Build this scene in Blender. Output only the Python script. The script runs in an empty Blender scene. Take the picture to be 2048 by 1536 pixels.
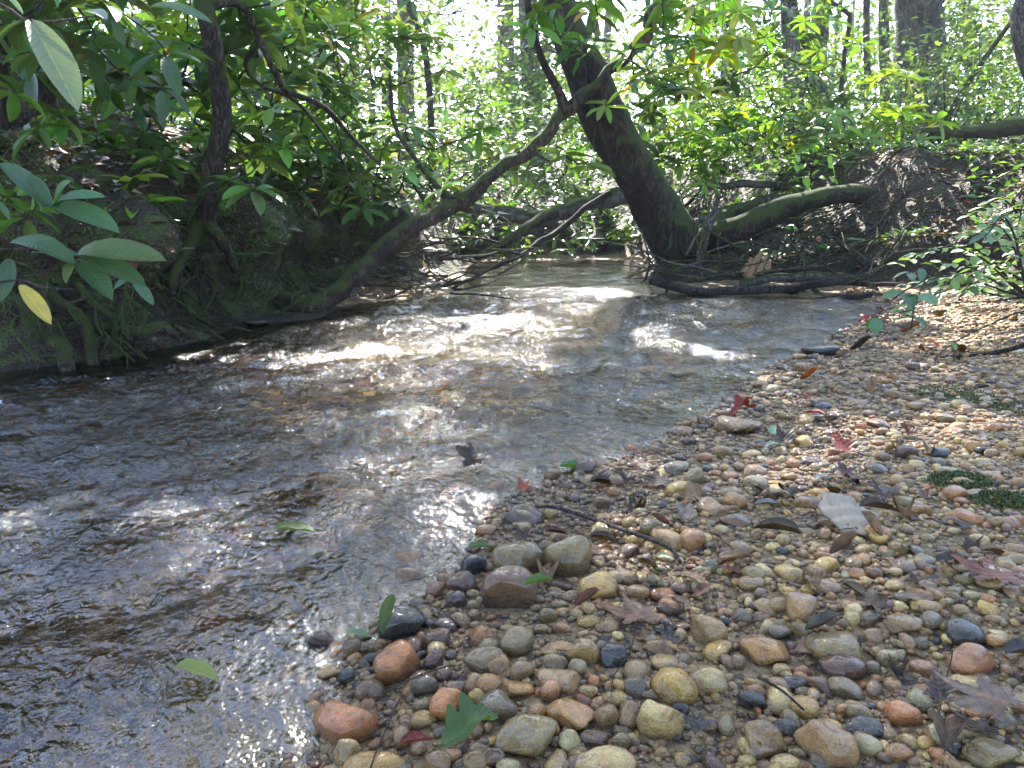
import bpy, bmesh, math, random
import numpy as np
from mathutils import Vector, Matrix

S = bpy.context.scene
rng = np.random.default_rng(7)
random.seed(7)
R = math.radians

# ------------------------------------------------------------------ camera, sky, sun, exposure
F = 1518.0                      # focal length in pixels of the 2048 wide photograph
PITCH = R(12.6)
CAMH = 0.5
cam_d = bpy.data.cameras.new('camera'); cam = bpy.data.objects.new('camera', cam_d)
S.collection.objects.link(cam)
cam_d.sensor_width = 36.0; cam_d.lens = 36.0 * F / 2048.0
cam_d.clip_start = 0.02; cam_d.clip_end = 600
cam.location = (0, 0, CAMH); cam.rotation_euler = (R(90) - PITCH, 0, 0)
S.camera = cam

SUN_EL, SUN_AZ = R(42), R(-3)    # azimuth from +Y towards +X
world = bpy.data.worlds.new('World'); S.world = world; world.use_nodes = True
nt = world.node_tree; nt.nodes.clear()
sky = nt.nodes.new('ShaderNodeTexSky'); sky.sky_type = 'NISHITA'; sky.sun_disc = False
sky.sun_elevation = SUN_EL; sky.sun_rotation = SUN_AZ
sky.air_density = 0.9; sky.dust_density = .6; sky.ozone_density = 1.0
bg = nt.nodes.new('ShaderNodeBackground'); bg.inputs[1].default_value = 0.15
wo = nt.nodes.new('ShaderNodeOutputWorld')
nt.links.new(sky.outputs[0], bg.inputs[0]); nt.links.new(bg.outputs[0], wo.inputs[0])

sun_d = bpy.data.lights.new('sun', 'SUN'); sun_d.energy = 5.0; sun_d.angle = R(0.5); sun_d.color = (1, .95, .86)
sun = bpy.data.objects.new('sun', sun_d); S.collection.objects.link(sun)
SUND = np.array([math.sin(SUN_AZ) * math.cos(SUN_EL), math.cos(SUN_AZ) * math.cos(SUN_EL), math.sin(SUN_EL)])
sun.rotation_euler = Vector(SUND).to_track_quat('Z', 'Y').to_euler()
sun.location = Vector(SUND) * 60

S.view_settings.view_transform = 'Standard'; S.view_settings.look = 'None'
S.view_settings.gamma = 1; S.view_settings.use_curve_mapping = False
S.view_settings.exposure = 2.65

# ------------------------------------------------------------------ helpers
def ray(px, py):
    u = (768 - py) / F
    return np.array([(px - 1024) / F, math.cos(PITCH) + math.sin(PITCH) * u, -math.sin(PITCH) + math.cos(PITCH) * u])
def at(px, py, d):               # world point seen at a pixel, d metres ahead (along y)
    r = ray(px, py); t = d / r[1]
    return np.array([r[0] * t, d, CAMH + r[2] * t])
def on(px, py, z=0.0):           # world point seen at a pixel on the level z
    r = ray(px, py); t = (z - CAMH) / r[2]
    return np.array([r[0] * t, r[1] * t, z])
def proj(p):
    x, y, z = p[0], p[1], p[2] - CAMH
    fw = y * math.cos(PITCH) - z * math.sin(PITCH); up = y * math.sin(PITCH) + z * math.cos(PITCH)
    fw = max(fw, .01)
    return 1024 + F * x / fw, 768 - F * up / fw

_tab = np.random.default_rng(3).random((256, 256))
def vnoise(x, y):
    x = np.asarray(x, float); y = np.asarray(y, float)
    xi = np.floor(x).astype(int); yi = np.floor(y).astype(int)
    fx = x - xi; fy = y - yi; fx = fx * fx * (3 - 2 * fx); fy = fy * fy * (3 - 2 * fy)
    a = _tab[xi & 255, yi & 255]; b = _tab[(xi + 1) & 255, yi & 255]
    c = _tab[xi & 255, (yi + 1) & 255]; d = _tab[(xi + 1) & 255, (yi + 1) & 255]
    return (a * (1 - fx) + b * fx) * (1 - fy) + (c * (1 - fx) + d * fx) * fy - .5
def fbm(x, y, o=4, g=.5):
    s = 0; a = 1; f = 1.0
    for i in range(o):
        s = s + a * vnoise(x * f + i * 17.3, y * f + i * 9.1); a *= g; f *= 2.03
    return s
def sstep(t): t = np.clip(t, 0, 1); return t * t * (3 - 2 * t)

def mesh_from(name, V, Fq, smooth=True, mat=None, col=None, uv=None):
    V = np.asarray(V, np.float32); Fq = np.asarray(Fq, np.int32)
    me = bpy.data.meshes.new(name)
    n = Fq.shape[1]
    me.vertices.add(len(V)); me.vertices.foreach_set('co', V.ravel())
    me.loops.add(Fq.size); me.loops.foreach_set('vertex_index', Fq.ravel())
    me.polygons.add(len(Fq)); me.polygons.foreach_set('loop_start', np.arange(0, Fq.size, n, dtype=np.int32))
    me.update(calc_edges=True)
    if smooth: me.polygons.foreach_set('use_smooth', np.ones(len(Fq), bool))
    if col is not None:
        a = me.color_attributes.new('col', 'FLOAT_COLOR', 'POINT')
        c = np.ones((len(V), 4), np.float32); c[:, :3] = col; a.data.foreach_set('color', c.ravel())
    if uv is not None:
        l = me.uv_layers.new(name='uv'); l.data.foreach_set('uv', np.asarray(uv, np.float32)[Fq.ravel()].ravel())
    if mat: me.materials.append(mat)
    return me
def link(name, me, parent=None, loc=(0, 0, 0)):
    o = bpy.data.objects.new(name, me); S.collection.objects.link(o); o.location = loc
    if parent is not None: o.parent = parent
    return o
def tag(o, label=None, cat=None, group=None, kind=None):
    if label: o['label'] = label
    if cat: o['category'] = cat
    if group: o['group'] = group
    if kind: o['kind'] = kind
    return o
def thing(name, label, cat, loc=(0, 0, 0), group=None):
    return tag(link(name, None, None, tuple(loc)), label, cat, group)

# ------------------------------------------------------------------ materials
class NB:
    def __init__(s, name):
        s.m = bpy.data.materials.new(name); s.m.use_nodes = True; s.t = s.m.node_tree; s.t.nodes.clear()
        s.out = s.t.nodes.new('ShaderNodeOutputMaterial')
    def n(s, t, **kw):
        x = s.t.nodes.new('ShaderNode' + t)
        for k, v in kw.items(): setattr(x, k, v)
        return x
    def l(s, a, b): s.t.links.new(a, b)
    def pos(s): return s.n('NewGeometry').outputs['Position']
    def noise(s, vec, scale, detail=4, rough=.55, dist=0.0):
        x = s.n('TexNoise'); x.inputs['Scale'].default_value = scale; x.inputs['Detail'].default_value = detail
        x.inputs['Roughness'].default_value = rough; x.inputs['Distortion'].default_value = dist
        if vec is not None: s.l(vec, x.inputs['Vector'])
        return x.outputs['Fac']
    def ramp(s, fac, stops):
        x = s.n('ValToRGB'); e = x.color_ramp.elements
        while len(e) < len(stops): e.new(.5)
        for i, (p, c) in enumerate(stops):
            e[i].position = p; e[i].color = (c, c, c, 1) if isinstance(c, (int, float)) else (*c, 1)
        s.l(fac, x.inputs[0]); return x.outputs[0]
    def mix(s, f, a, b, mode='MIX'):
        x = s.n('MixRGB', blend_type=mode)
        for i, v in ((0, f), (1, a), (2, b)):
            if isinstance(v, (int, float)): x.inputs[i].default_value = v if i == 0 else (v, v, v, 1)
            elif isinstance(v, tuple): x.inputs[i].default_value = (*v, 1)
            else: s.l(v, x.inputs[i])
        return x.outputs[0]
    def math(s, op, a, b=0.0, c=0.0, clamp=False):
        x = s.n('Math', operation=op, use_clamp=clamp)
        for i, v in enumerate((a, b, c)):
            if isinstance(v, (int, float)): x.inputs[i].default_value = v
            else: s.l(v, x.inputs[i])
        return x.outputs[0]
    def map(s, vec, scale=(1, 1, 1), rot=(0, 0, 0)):
        x = s.n('Mapping'); x.inputs['Scale'].default_value = scale; x.inputs['Rotation'].default_value = rot
        s.l(vec, x.inputs['Vector']); return x.outputs[0]
    def bump(s, h, strength=.5, dist=.01, nrm=None):
        x = s.n('Bump'); x.inputs['Strength'].default_value = strength; x.inputs['Distance'].default_value = dist
        s.l(h, x.inputs['Height'])
        if nrm is not None: s.l(nrm, x.inputs['Normal'])
        return x.outputs[0]
    def principled(s, col, rough=.6, nrm=None, spec=.5, coat=0.0):
        p = s.n('BsdfPrincipled')
        if isinstance(col, tuple): p.inputs['Base Color'].default_value = (*col, 1)
        else: s.l(col, p.inputs['Base Color'])
        if isinstance(rough, (int, float)): p.inputs['Roughness'].default_value = rough
        else: s.l(rough, p.inputs['Roughness'])
        p.inputs['Specular IOR Level'].default_value = spec
        p.inputs['Coat Weight'].default_value = coat; p.inputs['Coat Roughness'].default_value = .12
        if nrm is not None: s.l(nrm, p.inputs['Normal'])
        return p
    def done(s, sh): s.l(sh, s.out.inputs[0]); return s.m

def m_bark(name, c1, c2, moss=0.0, scale=1.0, mossc=(.065, .085, .012)):
    b = NB(name); P = b.pos()
    n1 = b.noise(b.map(P, (14 * scale, 14 * scale, 5 * scale)), 1, 6, .65, .6)
    n2 = b.noise(P, 70 * scale, 4, .6)
    n3 = b.noise(P, 2.6, 3)
    n4 = b.noise(b.map(P, (60 * scale, 60 * scale, 13 * scale)), 1, 5, .7, 1.2); crk = b.ramp(n4, [(.40, 1.0), (.52, 0.0)])
    c = b.mix(b.ramp(n1, [(.35, 0.0), (.65, 1.0)]), c1, c2)
    c = b.mix(b.ramp(n3, [(.45, 0.0), (.62, .5)]), c, tuple(x * 1.7 + .01 for x in c2))
    c = b.mix(b.math('MULTIPLY', crk, .7), c, tuple(x * .4 for x in c1)); h = b.math('ADD', b.math('MULTIPLY', n1, 1.0), b.math('ADD', b.math('MULTIPLY', n2, .35), b.math('MULTIPLY', crk, -.8)))
    if moss > 0:
        sx = b.n('SeparateXYZ'); b.l(b.n('NewGeometry').outputs['Normal'], sx.inputs[0])
        up = b.math('ADD', b.math('MULTIPLY', sx.outputs['Z'], .55), b.math('MULTIPLY', b.noise(P, 7, 5, .65), 1.3))
        mk = b.ramp(up, [(max(.02, 1.08 - moss), 0.0), (min(.99, 1.22 - moss), 1.0)])
        mc = b.mix(b.noise(P, 160, 3), tuple(x * .45 for x in mossc), tuple(x * 1.5 for x in mossc))
        c = b.mix(mk, c, mc)
        h = b.math('ADD', h, b.math('MULTIPLY', mk, b.math('MULTIPLY', b.noise(P, 220, 3), 1.2)))
    return b.done(b.principled(c, .85, b.bump(h, 1.0, .022), .3).outputs[0])

def m_leaf(name, source, trans=.42, rough=.32, vein=True, spec=.5, const=None):
    b = NB(name)
    if source == 'obj': c = b.n('ObjectInfo').outputs['Color']
    elif source == 'attr': c = b.n('Attribute', attribute_name='col').outputs['Color']
    P = b.pos()
    if vein == 'rib':
        c = b.mix(b.ramp(b.noise(P, 55, 5, .7), [(.38, .0), (.62, .85)]), b.mix(1.0, c, (.5, .45, .4), 'MULTIPLY'), b.mix(1.0, c, (1.5, 1.35, 1.15), 'MULTIPLY'))
    c = b.mix(b.ramp(b.noise(P, 38, 4), [(.3, .0), (.75, .55)]), c, b.mix(1.0, c, (1.5, 1.35, .7), 'MULTIPLY'))
    h = b.noise(P, 90, 3)
    if vein:
        uv = b.n('UVMap', uv_map='uv').outputs[0]; sx = b.n('SeparateXYZ'); b.l(uv, sx.inputs[0])
        du = b.math('ABSOLUTE', b.math('SUBTRACT', sx.outputs['X'], .5))
        rib = b.ramp(du, [(.012, 1.0), (.04, 0.0)])
        sv = b.math('SINE', b.math('MULTIPLY', b.math('SUBTRACT', sx.outputs['Y'], b.math('MULTIPLY', du, .35)), 95.0))
        svr = b.ramp(sv, [(.85, 0.0), (1.0, .16 if vein is True else .05)])
        c = b.mix(b.math('MAXIMUM', b.math('MULTIPLY', rib, .6), svr), c, b.mix(1.0, c, (1.9, 1.7, 1.5), 'MULTIPLY'))
        h = b.math('ADD', h, b.math('MULTIPLY', sv, -.3))
    spots = b.ramp(b.noise(P, 60, 2), [(.70, 0.0), (.76, .6)])
    c = b.mix(spots, c, (.09, .05, .02))
    p = b.principled(c, rough, b.bump(h, .35, .003), spec)
    tc = b.mix(1.0, c, (1.45, 1.5, .62), 'MULTIPLY')
    t = b.n('BsdfTranslucent'); b.l(tc, t.inputs[0])
    x = b.n('MixShader'); x.inputs[0].default_value = trans; b.l(p.outputs[0], x.inputs[1]); b.l(t.outputs[0], x.inputs[2])
    return b.done(x.outputs[0])

def m_stone(name, source):
    b = NB(name)
    if source == 'obj':
        oi = b.n('ObjectInfo'); c = oi.outputs['Color']
    else: c = b.n('Attribute', attribute_name='col').outputs['Color']
    P = b.pos()
    n1 = b.noise(P, 38, 6, .65, .8); n2 = b.noise(P, 150, 6, .65); n3 = b.noise(P, 600, 4)
    c = b.mix(b.ramp(n1, [(.36, .0), (.62, .9)]), b.mix(1.0, c, (.70, .60, .52), 'MULTIPLY'), b.mix(1.0, c, (1.35, 1.28, 1.15), 'MULTIPLY'))
    c = b.mix(b.ramp(n2, [(.56, .0), (.70, .75)]), c, b.mix(1.0, c, (1.15, .55, .3), 'MULTIPLY'))
    c = b.mix(b.ramp(n2, [(.28, .7), (.38, 0.0)]), c, b.mix(1.0, c, (.35, .3, .28), 'MULTIPLY'))
    vn = b.ramp(b.math('ABSOLUTE', b.math('SUBTRACT', b.noise(P, 30, 3, .5, 1.5), .5)), [(.004, .55), (.014, 0.0)])
    c = b.mix(vn, c, b.mix(1.0, c, (.4, .3, .22), 'MULTIPLY'))
    c = b.mix(b.ramp(n3, [(.35, .35), (.6, 0.0)]), c, b.mix(1.0, c, (.5, .42, .36), 'MULTIPLY'))
    h = b.math('ADD', b.math('MULTIPLY', n1, 1.6), b.math('ADD', b.math('MULTIPLY', n2, 1.2), b.math('MULTIPLY', n3, .4)))
    r = b.ramp(n2, [(.3, .20), (.7, .55)])
    sz = b.n('SeparateXYZ'); b.l(P, sz.inputs[0])
    wetm = b.n('MapRange'); b.l(b.math('ADD', sz.outputs['Z'], b.math('MULTIPLY', b.noise(P, 9, 2), .03)), wetm.inputs[0]); wetm.inputs[1].default_value = .028; wetm.inputs[2].default_value = .055; wetm.inputs[3].default_value = 1; wetm.inputs[4].default_value = 0
    c = b.mix(wetm.outputs[0], c, b.mix(1.0, c, (.52, .47, .42), 'MULTIPLY'))
    r = b.mix(wetm.outputs[0], r, .12)
    return b.done(b.principled(c, r, b.bump(h, .9, .007), .5, .5).outputs[0])

M = {}
M['bark'] = m_bark('dark_bark', (.016, .011, .008), (.05, .034, .024), .42)
M['bark_tree'] = m_bark('leaning_tree_bark', (.014, .010, .007), (.055, .038, .024), .42)
M['bark_moss'] = m_bark('mossy_bark', (.022, .015, .010), (.07, .047, .03), .52)
M['bark_red'] = m_bark('reddish_rhododendron_bark', (.02, .012, .008), (.075, .044, .027), .28)
M['bark_far'] = m_bark('grey_bark', (.035, .03, .024), (.10, .085, .07), .25, .5)
M['bark_grey'] = m_bark('grey_dead_wood', (.05, .042, .034), (.17, .145, .12), .25, 1.6)
M['bark_wet'] = m_bark('wet_dead_wood', (.018, .013, .010), (.06, .045, .035), .0, 1.6)
M['root'] = m_bark('root_bark', (.020, .013, .009), (.075, .050, .033), .38, 1.5)
M['twig'] = m_bark('twig_bark', (.03, .018, .012), (.08, .05, .032), .0, 2)
M['leaf'] = m_leaf('rhododendron_leaf', 'obj', .34, .40, spec=.38)
M['leaf_mass'] = m_leaf('foliage_leaf', 'attr', .40, .38, vein=False)
M['dead'] = m_leaf('dead_leaf', 'obj', .12, .42, vein='rib', spec=.3)
M['dead_mass'] = m_leaf('litter_leaf', 'attr', .12, .45, vein=False)
M['stone'] = m_stone('wet_river_stone', 'obj')
M['gravel'] = m_stone('river_gravel', 'attr')

b = NB('cut_wood'); P = b.pos()
M['wood'] = b.done(b.principled(b.mix(b.noise(b.map(P, (4, 40, 40)), 3, 5), (.10, .055, .025), (.30, .17, .075)), .7, b.bump(b.noise(P, 60, 4), .5, .01)).outputs[0])
b = NB('weathered_bark_slab'); P = b.pos()
w = b.noise(b.map(P, (90, 14, 14), (0, 0, .25)), 1, 6, .6, .8)
M['slab'] = b.done(b.principled(b.mix(w, (.17, .12, .075), (.37, .28, .185)), .55, b.bump(w, .6, .006)).outputs[0])
b = NB('moss'); P = b.pos()
M['moss'] = b.done(b.principled(b.mix(b.noise(P, 60, 4), (.02, .035, .006), (.12, .16, .03)), .95, b.bump(b.noise(P, 240, 3), 1, .01), .2).outputs[0])

# ground: attribute masks r = gravel, g = moss, b = litter
b = NB('ground_soil'); P = b.pos()
at_ = b.n('Attribute', attribute_name='col'); sx = b.n('SeparateColor'); b.l(at_.outputs['Color'], sx.inputs[0])
n1 = b.noise(P, 9, 6, .62); n2 = b.noise(P, 55, 5, .65); n3 = b.noise(P, 260, 4)
soil = b.mix(n1, (.014, .009, .006), (.07, .043, .026))
vo = b.n('TexVoronoi'); vo.inputs['Scale'].default_value = 75; b.l(P, vo.inputs['Vector'])
vs = b.n('SeparateColor'); b.l(vo.outputs['Color'], vs.inputs[0])
grav = b.mix(vs.outputs[0], (.27, .15, .055), (.42, .29, .14)); grav = b.mix(b.ramp(vs.outputs[1], [(.75, 0.0), (.8, 1.0)]), grav, (.08, .06, .045))
grav = b.mix(b.ramp(n2, [(.4, 0.0), (.6, .55)]), grav, (.17, .105, .048))
moss = b.mix(n3, (.018, .032, .006), (.085, .12, .022))
litt = b.mix(n2, (.025, .014, .010), (.095, .058, .038))
mk = lambda s_, lo, hi: b.ramp(b.math('ADD', s_, b.math('MULTIPLY', b.math('SUBTRACT', n1, .5), 1.2)), [(lo, 0.0), (hi, 1.0)])
c = b.mix(mk(sx.outputs[2], .4, .6), soil, litt)
c = b.mix(mk(sx.outputs[1], .42, .58), c, moss)
c = b.mix(b.ramp(sx.outputs[0], [(.35, 0.0), (.65, 1.0)]), c, grav)
hh = b.math('ADD', b.math('MULTIPLY', n2, 1.0), b.math('ADD', b.math('MULTIPLY', n3, .5), b.math('MULTIPLY', vo.outputs['Distance'], -1.2)))
M['ground'] = b.done(b.principled(c, .7, b.bump(hh, .9, .02), .4).outputs[0])

# water: clear surface, reflection by Fresnel, ripples run with the current
b = NB('stream_water'); P = b.pos()
sx = b.n('SeparateXYZ'); b.l(P, sx.inputs[0])
Pr = b.map(P, (1.0, 1.0, 1), (0, 0, R(-28)))
w1 = b.noise(b.map(Pr, (20, 11, 1)), 1, 3, .5, .8)
w2 = b.noise(b.map(Pr, (52, 30, 1)), 1, 3, .55, .6)
w3 = b.noise(b.map(Pr, (7, 4, 1)), 1, 2, .5, .4)
w4 = b.noise(b.map(P, (130, 95, 1)), 1, 2, .5)
patch = b.ramp(b.noise(P, 1.6, 3, .5, .5), [(.38, .34), (.56, 1.0)])
far = b.n('MapRange'); b.l(sx.outputs['Y'], far.inputs[0]); far.inputs[1].default_value = 4.6; far.inputs[2].default_value = 5.6; far.inputs[3].default_value = 1; far.inputs[4].default_value = .16
shore = b.n('Attribute', attribute_name='col').outputs['Fac']
amp = b.math('MULTIPLY', b.math('MULTIPLY', patch, far.outputs[0]), shore)
hgt = b.math('ADD', b.math('ADD', b.math('MULTIPLY', w1, .75), b.math('MULTIPLY', w2, .48)), b.math('ADD', b.math('MULTIPLY', w3, .9), b.math('MULTIPLY', w4, .14)))
hgt = b.math('MULTIPLY', hgt, amp)
N = b.bump(hgt, 1.0, .068)
fr = b.n('Fresnel'); fr.inputs[0].default_value = 1.8; b.l(N, fr.inputs[1])
gl = b.n('BsdfGlossy'); gl.inputs['Roughness'].default_value = .085; b.l(N, gl.inputs['Normal'])
rf = b.n('BsdfRefraction'); rf.inputs['IOR'].default_value = 1.2; rf.inputs['Roughness'].default_value = .03
rf.inputs['Color'].default_value = (.97, .94, .64, 1); b.l(N, rf.inputs['Normal'])
tr = b.n('BsdfTransparent'); tr.inputs[0].default_value = (.97, .94, .64, 1)
mx = b.n('MixShader'); mx.inputs[0].default_value = .68; b.l(rf.outputs[0], mx.inputs[1]); b.l(tr.outputs[0], mx.inputs[2])
m2 = b.n('MixShader'); b.l(fr.outputs[0], m2.inputs[0]); b.l(mx.outputs[0], m2.inputs[1]); b.l(gl.outputs[0], m2.inputs[2])
M['water'] = b.done(m2.outputs[0])

# ------------------------------------------------------------------ the lie of the land
def poly_px(pts): return [tuple(on(*p[:2])[:2]) if len(p) == 2 else (p[0], p[1]) for p in pts]   # 3-tuples are world x, y
WATER = poly_px([(620, 1490), (715, 1330), (800, 1230), (885, 1185), (965, 1080), (1000, 1010), (1130, 965), (1300, 895), (1420, 830), (1540, 735), (1640, 695),
                 (1700, 655), (1770, 628), (1815, 607), (1700, 597), (1500, 590), (1310, 586), (1290, 560), (1290, 535), (1270, 521), (1180, 518), (1050, 520), (950, 524),
                 (925, 545), (940, 568), (880, 588), (760, 603), (690, 612), (640, 634), (480, 655), (360, 690), (230, 717), (0, 745), (-3.2, 2.25, 0), (-5, 2, 0), (-5, -3, 0), (-.55, -3, 0), (-.30, .2, 0)])
LEFTB = poly_px([(-9, 1.2, 0), (-3.2, 2.3, 0), (0, 742), (230, 714), (360, 686), (480, 648), (600, 632), (650, 600), (720, 578), (850, 566), (920, 545), (935, 521), (-.9, 11, 0), (-3, 16, 0), (-90, 110, 0), (-90, 1, 0)])
FARB = poly_px([(880, 519), (950, 520), (1050, 516), (1180, 515), (1290, 517), (2, 20, 0), (40, 60, 0), (60, 110, 0), (-90, 110, 0), (-3, 14, 0)])
RIGHTB = poly_px([(1285, 517), (1295, 545), (1305, 568), (1500, 574), (1700, 580), (1800, 588), (1870, 588), (1960, 597), (2020, 630), (2090, 700), (2200, 760), (3.4, 0, 0), (5, -4, 0), (90, -4, 0), (90, 110, 0), (10, 110, 0), (1, 14, 0)])

def sdist(poly, x, y):           # >0 inside
    P_ = np.array(poly); Q = np.roll(P_, -1, 0)
    d2 = np.full(x.shape, 1e9); ins = np.zeros(x.shape, bool)
    for (ax, ay), (bx, by) in zip(P_, Q):
        ex, ey = bx - ax, by - ay; L = ex * ex + ey * ey + 1e-12
        t = np.clip(((x - ax) * ex + (y - ay) * ey) / L, 0, 1)
        d2 = np.minimum(d2, (x - ax - t * ex) ** 2 + (y - ay - t * ey) ** 2)
        c_ = ((ay > y) != (by > y)) & (x < (bx - ax) * (y - ay) / (by - ay + 1e-12) + ax)
        ins ^= c_
    d = np.sqrt(d2); return np.where(ins, d, -d)
def land(x, y, full=False):
    x = np.asarray(x, float); y = np.asarray(y, float)
    dw = sdist(WATER, x, y)
    w = fbm(x * .9, y * .9, 4)
    jit = fbm(x * 2.3 + 5, y * 2.3, 3) * .18
    dl = sdist(LEFTB, x, y) + jit; df = sdist(FARB, x, y) + jit; dr = sdist(RIGHTB, x, y) + jit
    out = np.maximum(-dw, 0)
    dwj = dw + fbm(x * 5, y * 5, 3) * .05 * np.clip(dw * 10 + .5, 0, 1)
    z = np.where(dw > 0, -np.minimum(.15, np.maximum(dwj, 0) * .22), np.minimum(out * .075, .11))
    z = z + fbm(x * 3, y * 3, 4) * np.where(dw > 0, .035 * np.clip(dw * 4, 0, 1), .03 * np.clip(out * 5, 0, 1))
    far = np.clip((y - 9) / 60, 0, 1)
    lf = .62 * sstep(dl / .55) + .42 * sstep((dl - .35) / 2.2) + .25 * sstep((-x - 2.0) / 3) * sstep(dl / .8)
    sr = sstep((x - 2.1) / .9)
    rf_ = (.20 + .10 * sr) * sstep(dr / .22) + (.38 + .16 * sr) * sstep((dr - .5 + .4 * sr) / (1.9 - .6 * sr)) + .36 * sstep((dr - 1.6) / 3.5)
    ff = .38 * sstep(df / .45) + .3 * sstep(df / 4)
    bank = np.maximum(np.maximum(lf, rf_), ff)
    onb = np.clip(np.maximum(np.maximum(dl, dr), df) * 3, 0, 1)
    z = z + bank + onb * (w * .16 + fbm(x * 4.2, y * 4.2, 4) * np.where(x > 1.0, .085, .16)) + far * 5.0 * (1 + fbm(x * .06, y * .06, 2))
    if full: return z, dw, dl, dr, df
    return z
def warp(x, y, z):               # overhanging lips of the eroded banks
    x = np.asarray(x, float); y = np.asarray(y, float); z = np.asarray(z, float)
    nz = 1 + 1.2 * fbm(x * 2.6, y * 2.6, 3)
    a = .30 * nz * sstep((z - .16) / .28) * np.exp(-np.maximum(z - .55, 0) * 1.2) * (x < -.2) * sstep((6.5 - y) / 1.0) * sstep((y - 1.2) / .8)
    c = .06 * nz * sstep((z - .22) / .22) * np.exp(-np.maximum(z - .5, 0) * 2.0) * sstep((x - 1.7) / .5) * sstep((3.6 - x) / .5) * sstep((y - 4.3) / .5)
    return x + .85 * a - .35 * c, y - .45 * a - .9 * c
def land1(x, y): return float(land(np.array([x]), np.array([y]))[0])

def warp_axis(lo, hi, mid, fine, coarse):
    a = [mid]; s = fine
    while a[-1] < hi: a.append(a[-1] + s); s = min(coarse, s * 1.022) if a[-1] > mid + 3 else s
    a2 = [mid]; s = fine
    while a2[-1] > lo: a2.append(a2[-1] - s); s = min(coarse, s * 1.03) if a2[-1] < mid - 2.5 else s
    return np.array(a2[::-1] + a[1:])
gx = warp_axis(-70, 70, 0, .032, 3); gy = warp_axis(-4, 100, 2.0, .032, 3)
X, Y = np.meshgrid(gx, gy)
Z, DW, DL, DR, DF = land(X.ravel(), Y.ravel(), True)
nx, ny = len(gx), len(gy)
def gridf(nx, ny):
    i = np.arange(nx * (ny - 1)).reshape(ny - 1, nx)[:, :-1].ravel()
    return np.stack([i, i + 1, i + nx + 1, i + nx], 1)
bankd = np.maximum(np.maximum(DL, DR), DF)
col = np.zeros((len(Z), 3))
col[:, 0] = np.clip(.5 - bankd * 8, 0, 1) * ((DL < -.3) | ((X.ravel() > -1.3) & (Y.ravel() > 4.2)))
hnear = np.clip(1 - (Z - .3) / .5, 0, 1)
col[:, 1] = np.clip(.16 + .30 * (DL > 0) * (DL < 1.6) + .20 * (DR > 0) * (DR < 2), 0, 1)
col[:, 2] = np.clip(.35 + .5 * sstep((bankd - .5) / .6), 0, 1)
gwx, gwy = warp(X.ravel(), Y.ravel(), Z)
o = link('ground', mesh_from('ground', np.stack([gwx, gwy, Z], 1), gridf(nx, ny), mat=M['ground'], col=col)); tag(o, kind='structure')

# water sheet
wx = np.arange(-4.5, 2.9, .02); wy = np.concatenate([np.arange(-1.5, 4.6, .02), np.arange(4.6, 10, .05)])
X, Y = np.meshgrid(wx, wy); xr, yr = X.ravel(), Y.ravel()
lz = land(xr, yr); dws = sdist(WATER, xr, yr)
a_, c_ = math.cos(R(28)), math.sin(R(28)); u = xr * a_ - yr * c_; v = xr * c_ + yr * a_
amp = np.clip(dws / .35, .05, 1) * np.where(yr > 4.8, .25, 1)
wz = (fbm(u * 7, v * 3.2, 3) * .030 + fbm(u * 18, v * 10, 2) * .015) * amp * (.55 + 1.15 * sstep((yr - 1.3) / 1.6))
Fq = gridf(len(wx), len(wy)); ok = (lz < .035).reshape(-1); Fq = Fq[ok[Fq].any(1)]
used, inv = np.unique(Fq, return_inverse=True); Fq = inv.reshape(Fq.shape)
wc = np.repeat(np.clip(.12 + dws / .55, .12, 1)[:, None], 3, 1)
o = link('water', mesh_from('water', np.stack([xr, yr, wz], 1)[used], Fq, mat=M['water'], col=wc[used])); tag(o, kind='structure')

# ------------------------------------------------------------------ landmarks and labels
LM = [(930, 1450, 'green oak leaf'), (1230, 1055, 'curved black twig'), (1078, 1120, 'twin tan boulders'), (1022, 1192, 'pitted brown stone'),
      (800, 1255, 'black rough rock'), (688, 1450, 'big orange waterside stone'), (1700, 1045, 'grey bark slab'), (1320, 1450, 'cream blocky stone'),
      (1650, 1490, 'pink slab-like stone'), (1540, 1297, 'broad ochre stone'), (1250, 1225, 'flat maroon leaf'), (1130, 907, 'dark wet stone'),
      (950, 915, 'curled dark leaf'), (1470, 848, 'stone by red leaf'), (1920, 640, 'sunlit gravel patch'), (1960, 1400, 'torn brown leaf'),
      (1690, 895, 'red maple leaf'), (1900, 790, 'flat moss mat'), (1643, 622, 'mossy rock'), (1945, 1325, 'salmon rounded stone'), (1730, 1450, 'dark grey oval'), (425, 400, 'upright bare trunk'), (600, 612, 'curved trunk foot'), (290, 655, 'level mossy root'), (1400, 540, 'leaning tree base'), (1800, 590, 'driftwood right end'), (1515, 530, 'broken wood chunk'), (1433, 430, 'crooked grey stick'), (800, 590, 'sandy spit'), (950, 520, 'dark forked branch'), (120, 600, 'thick mossy root'), (1960, 1150, 'wide maroon leaf')]
usedlab = {}
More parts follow.
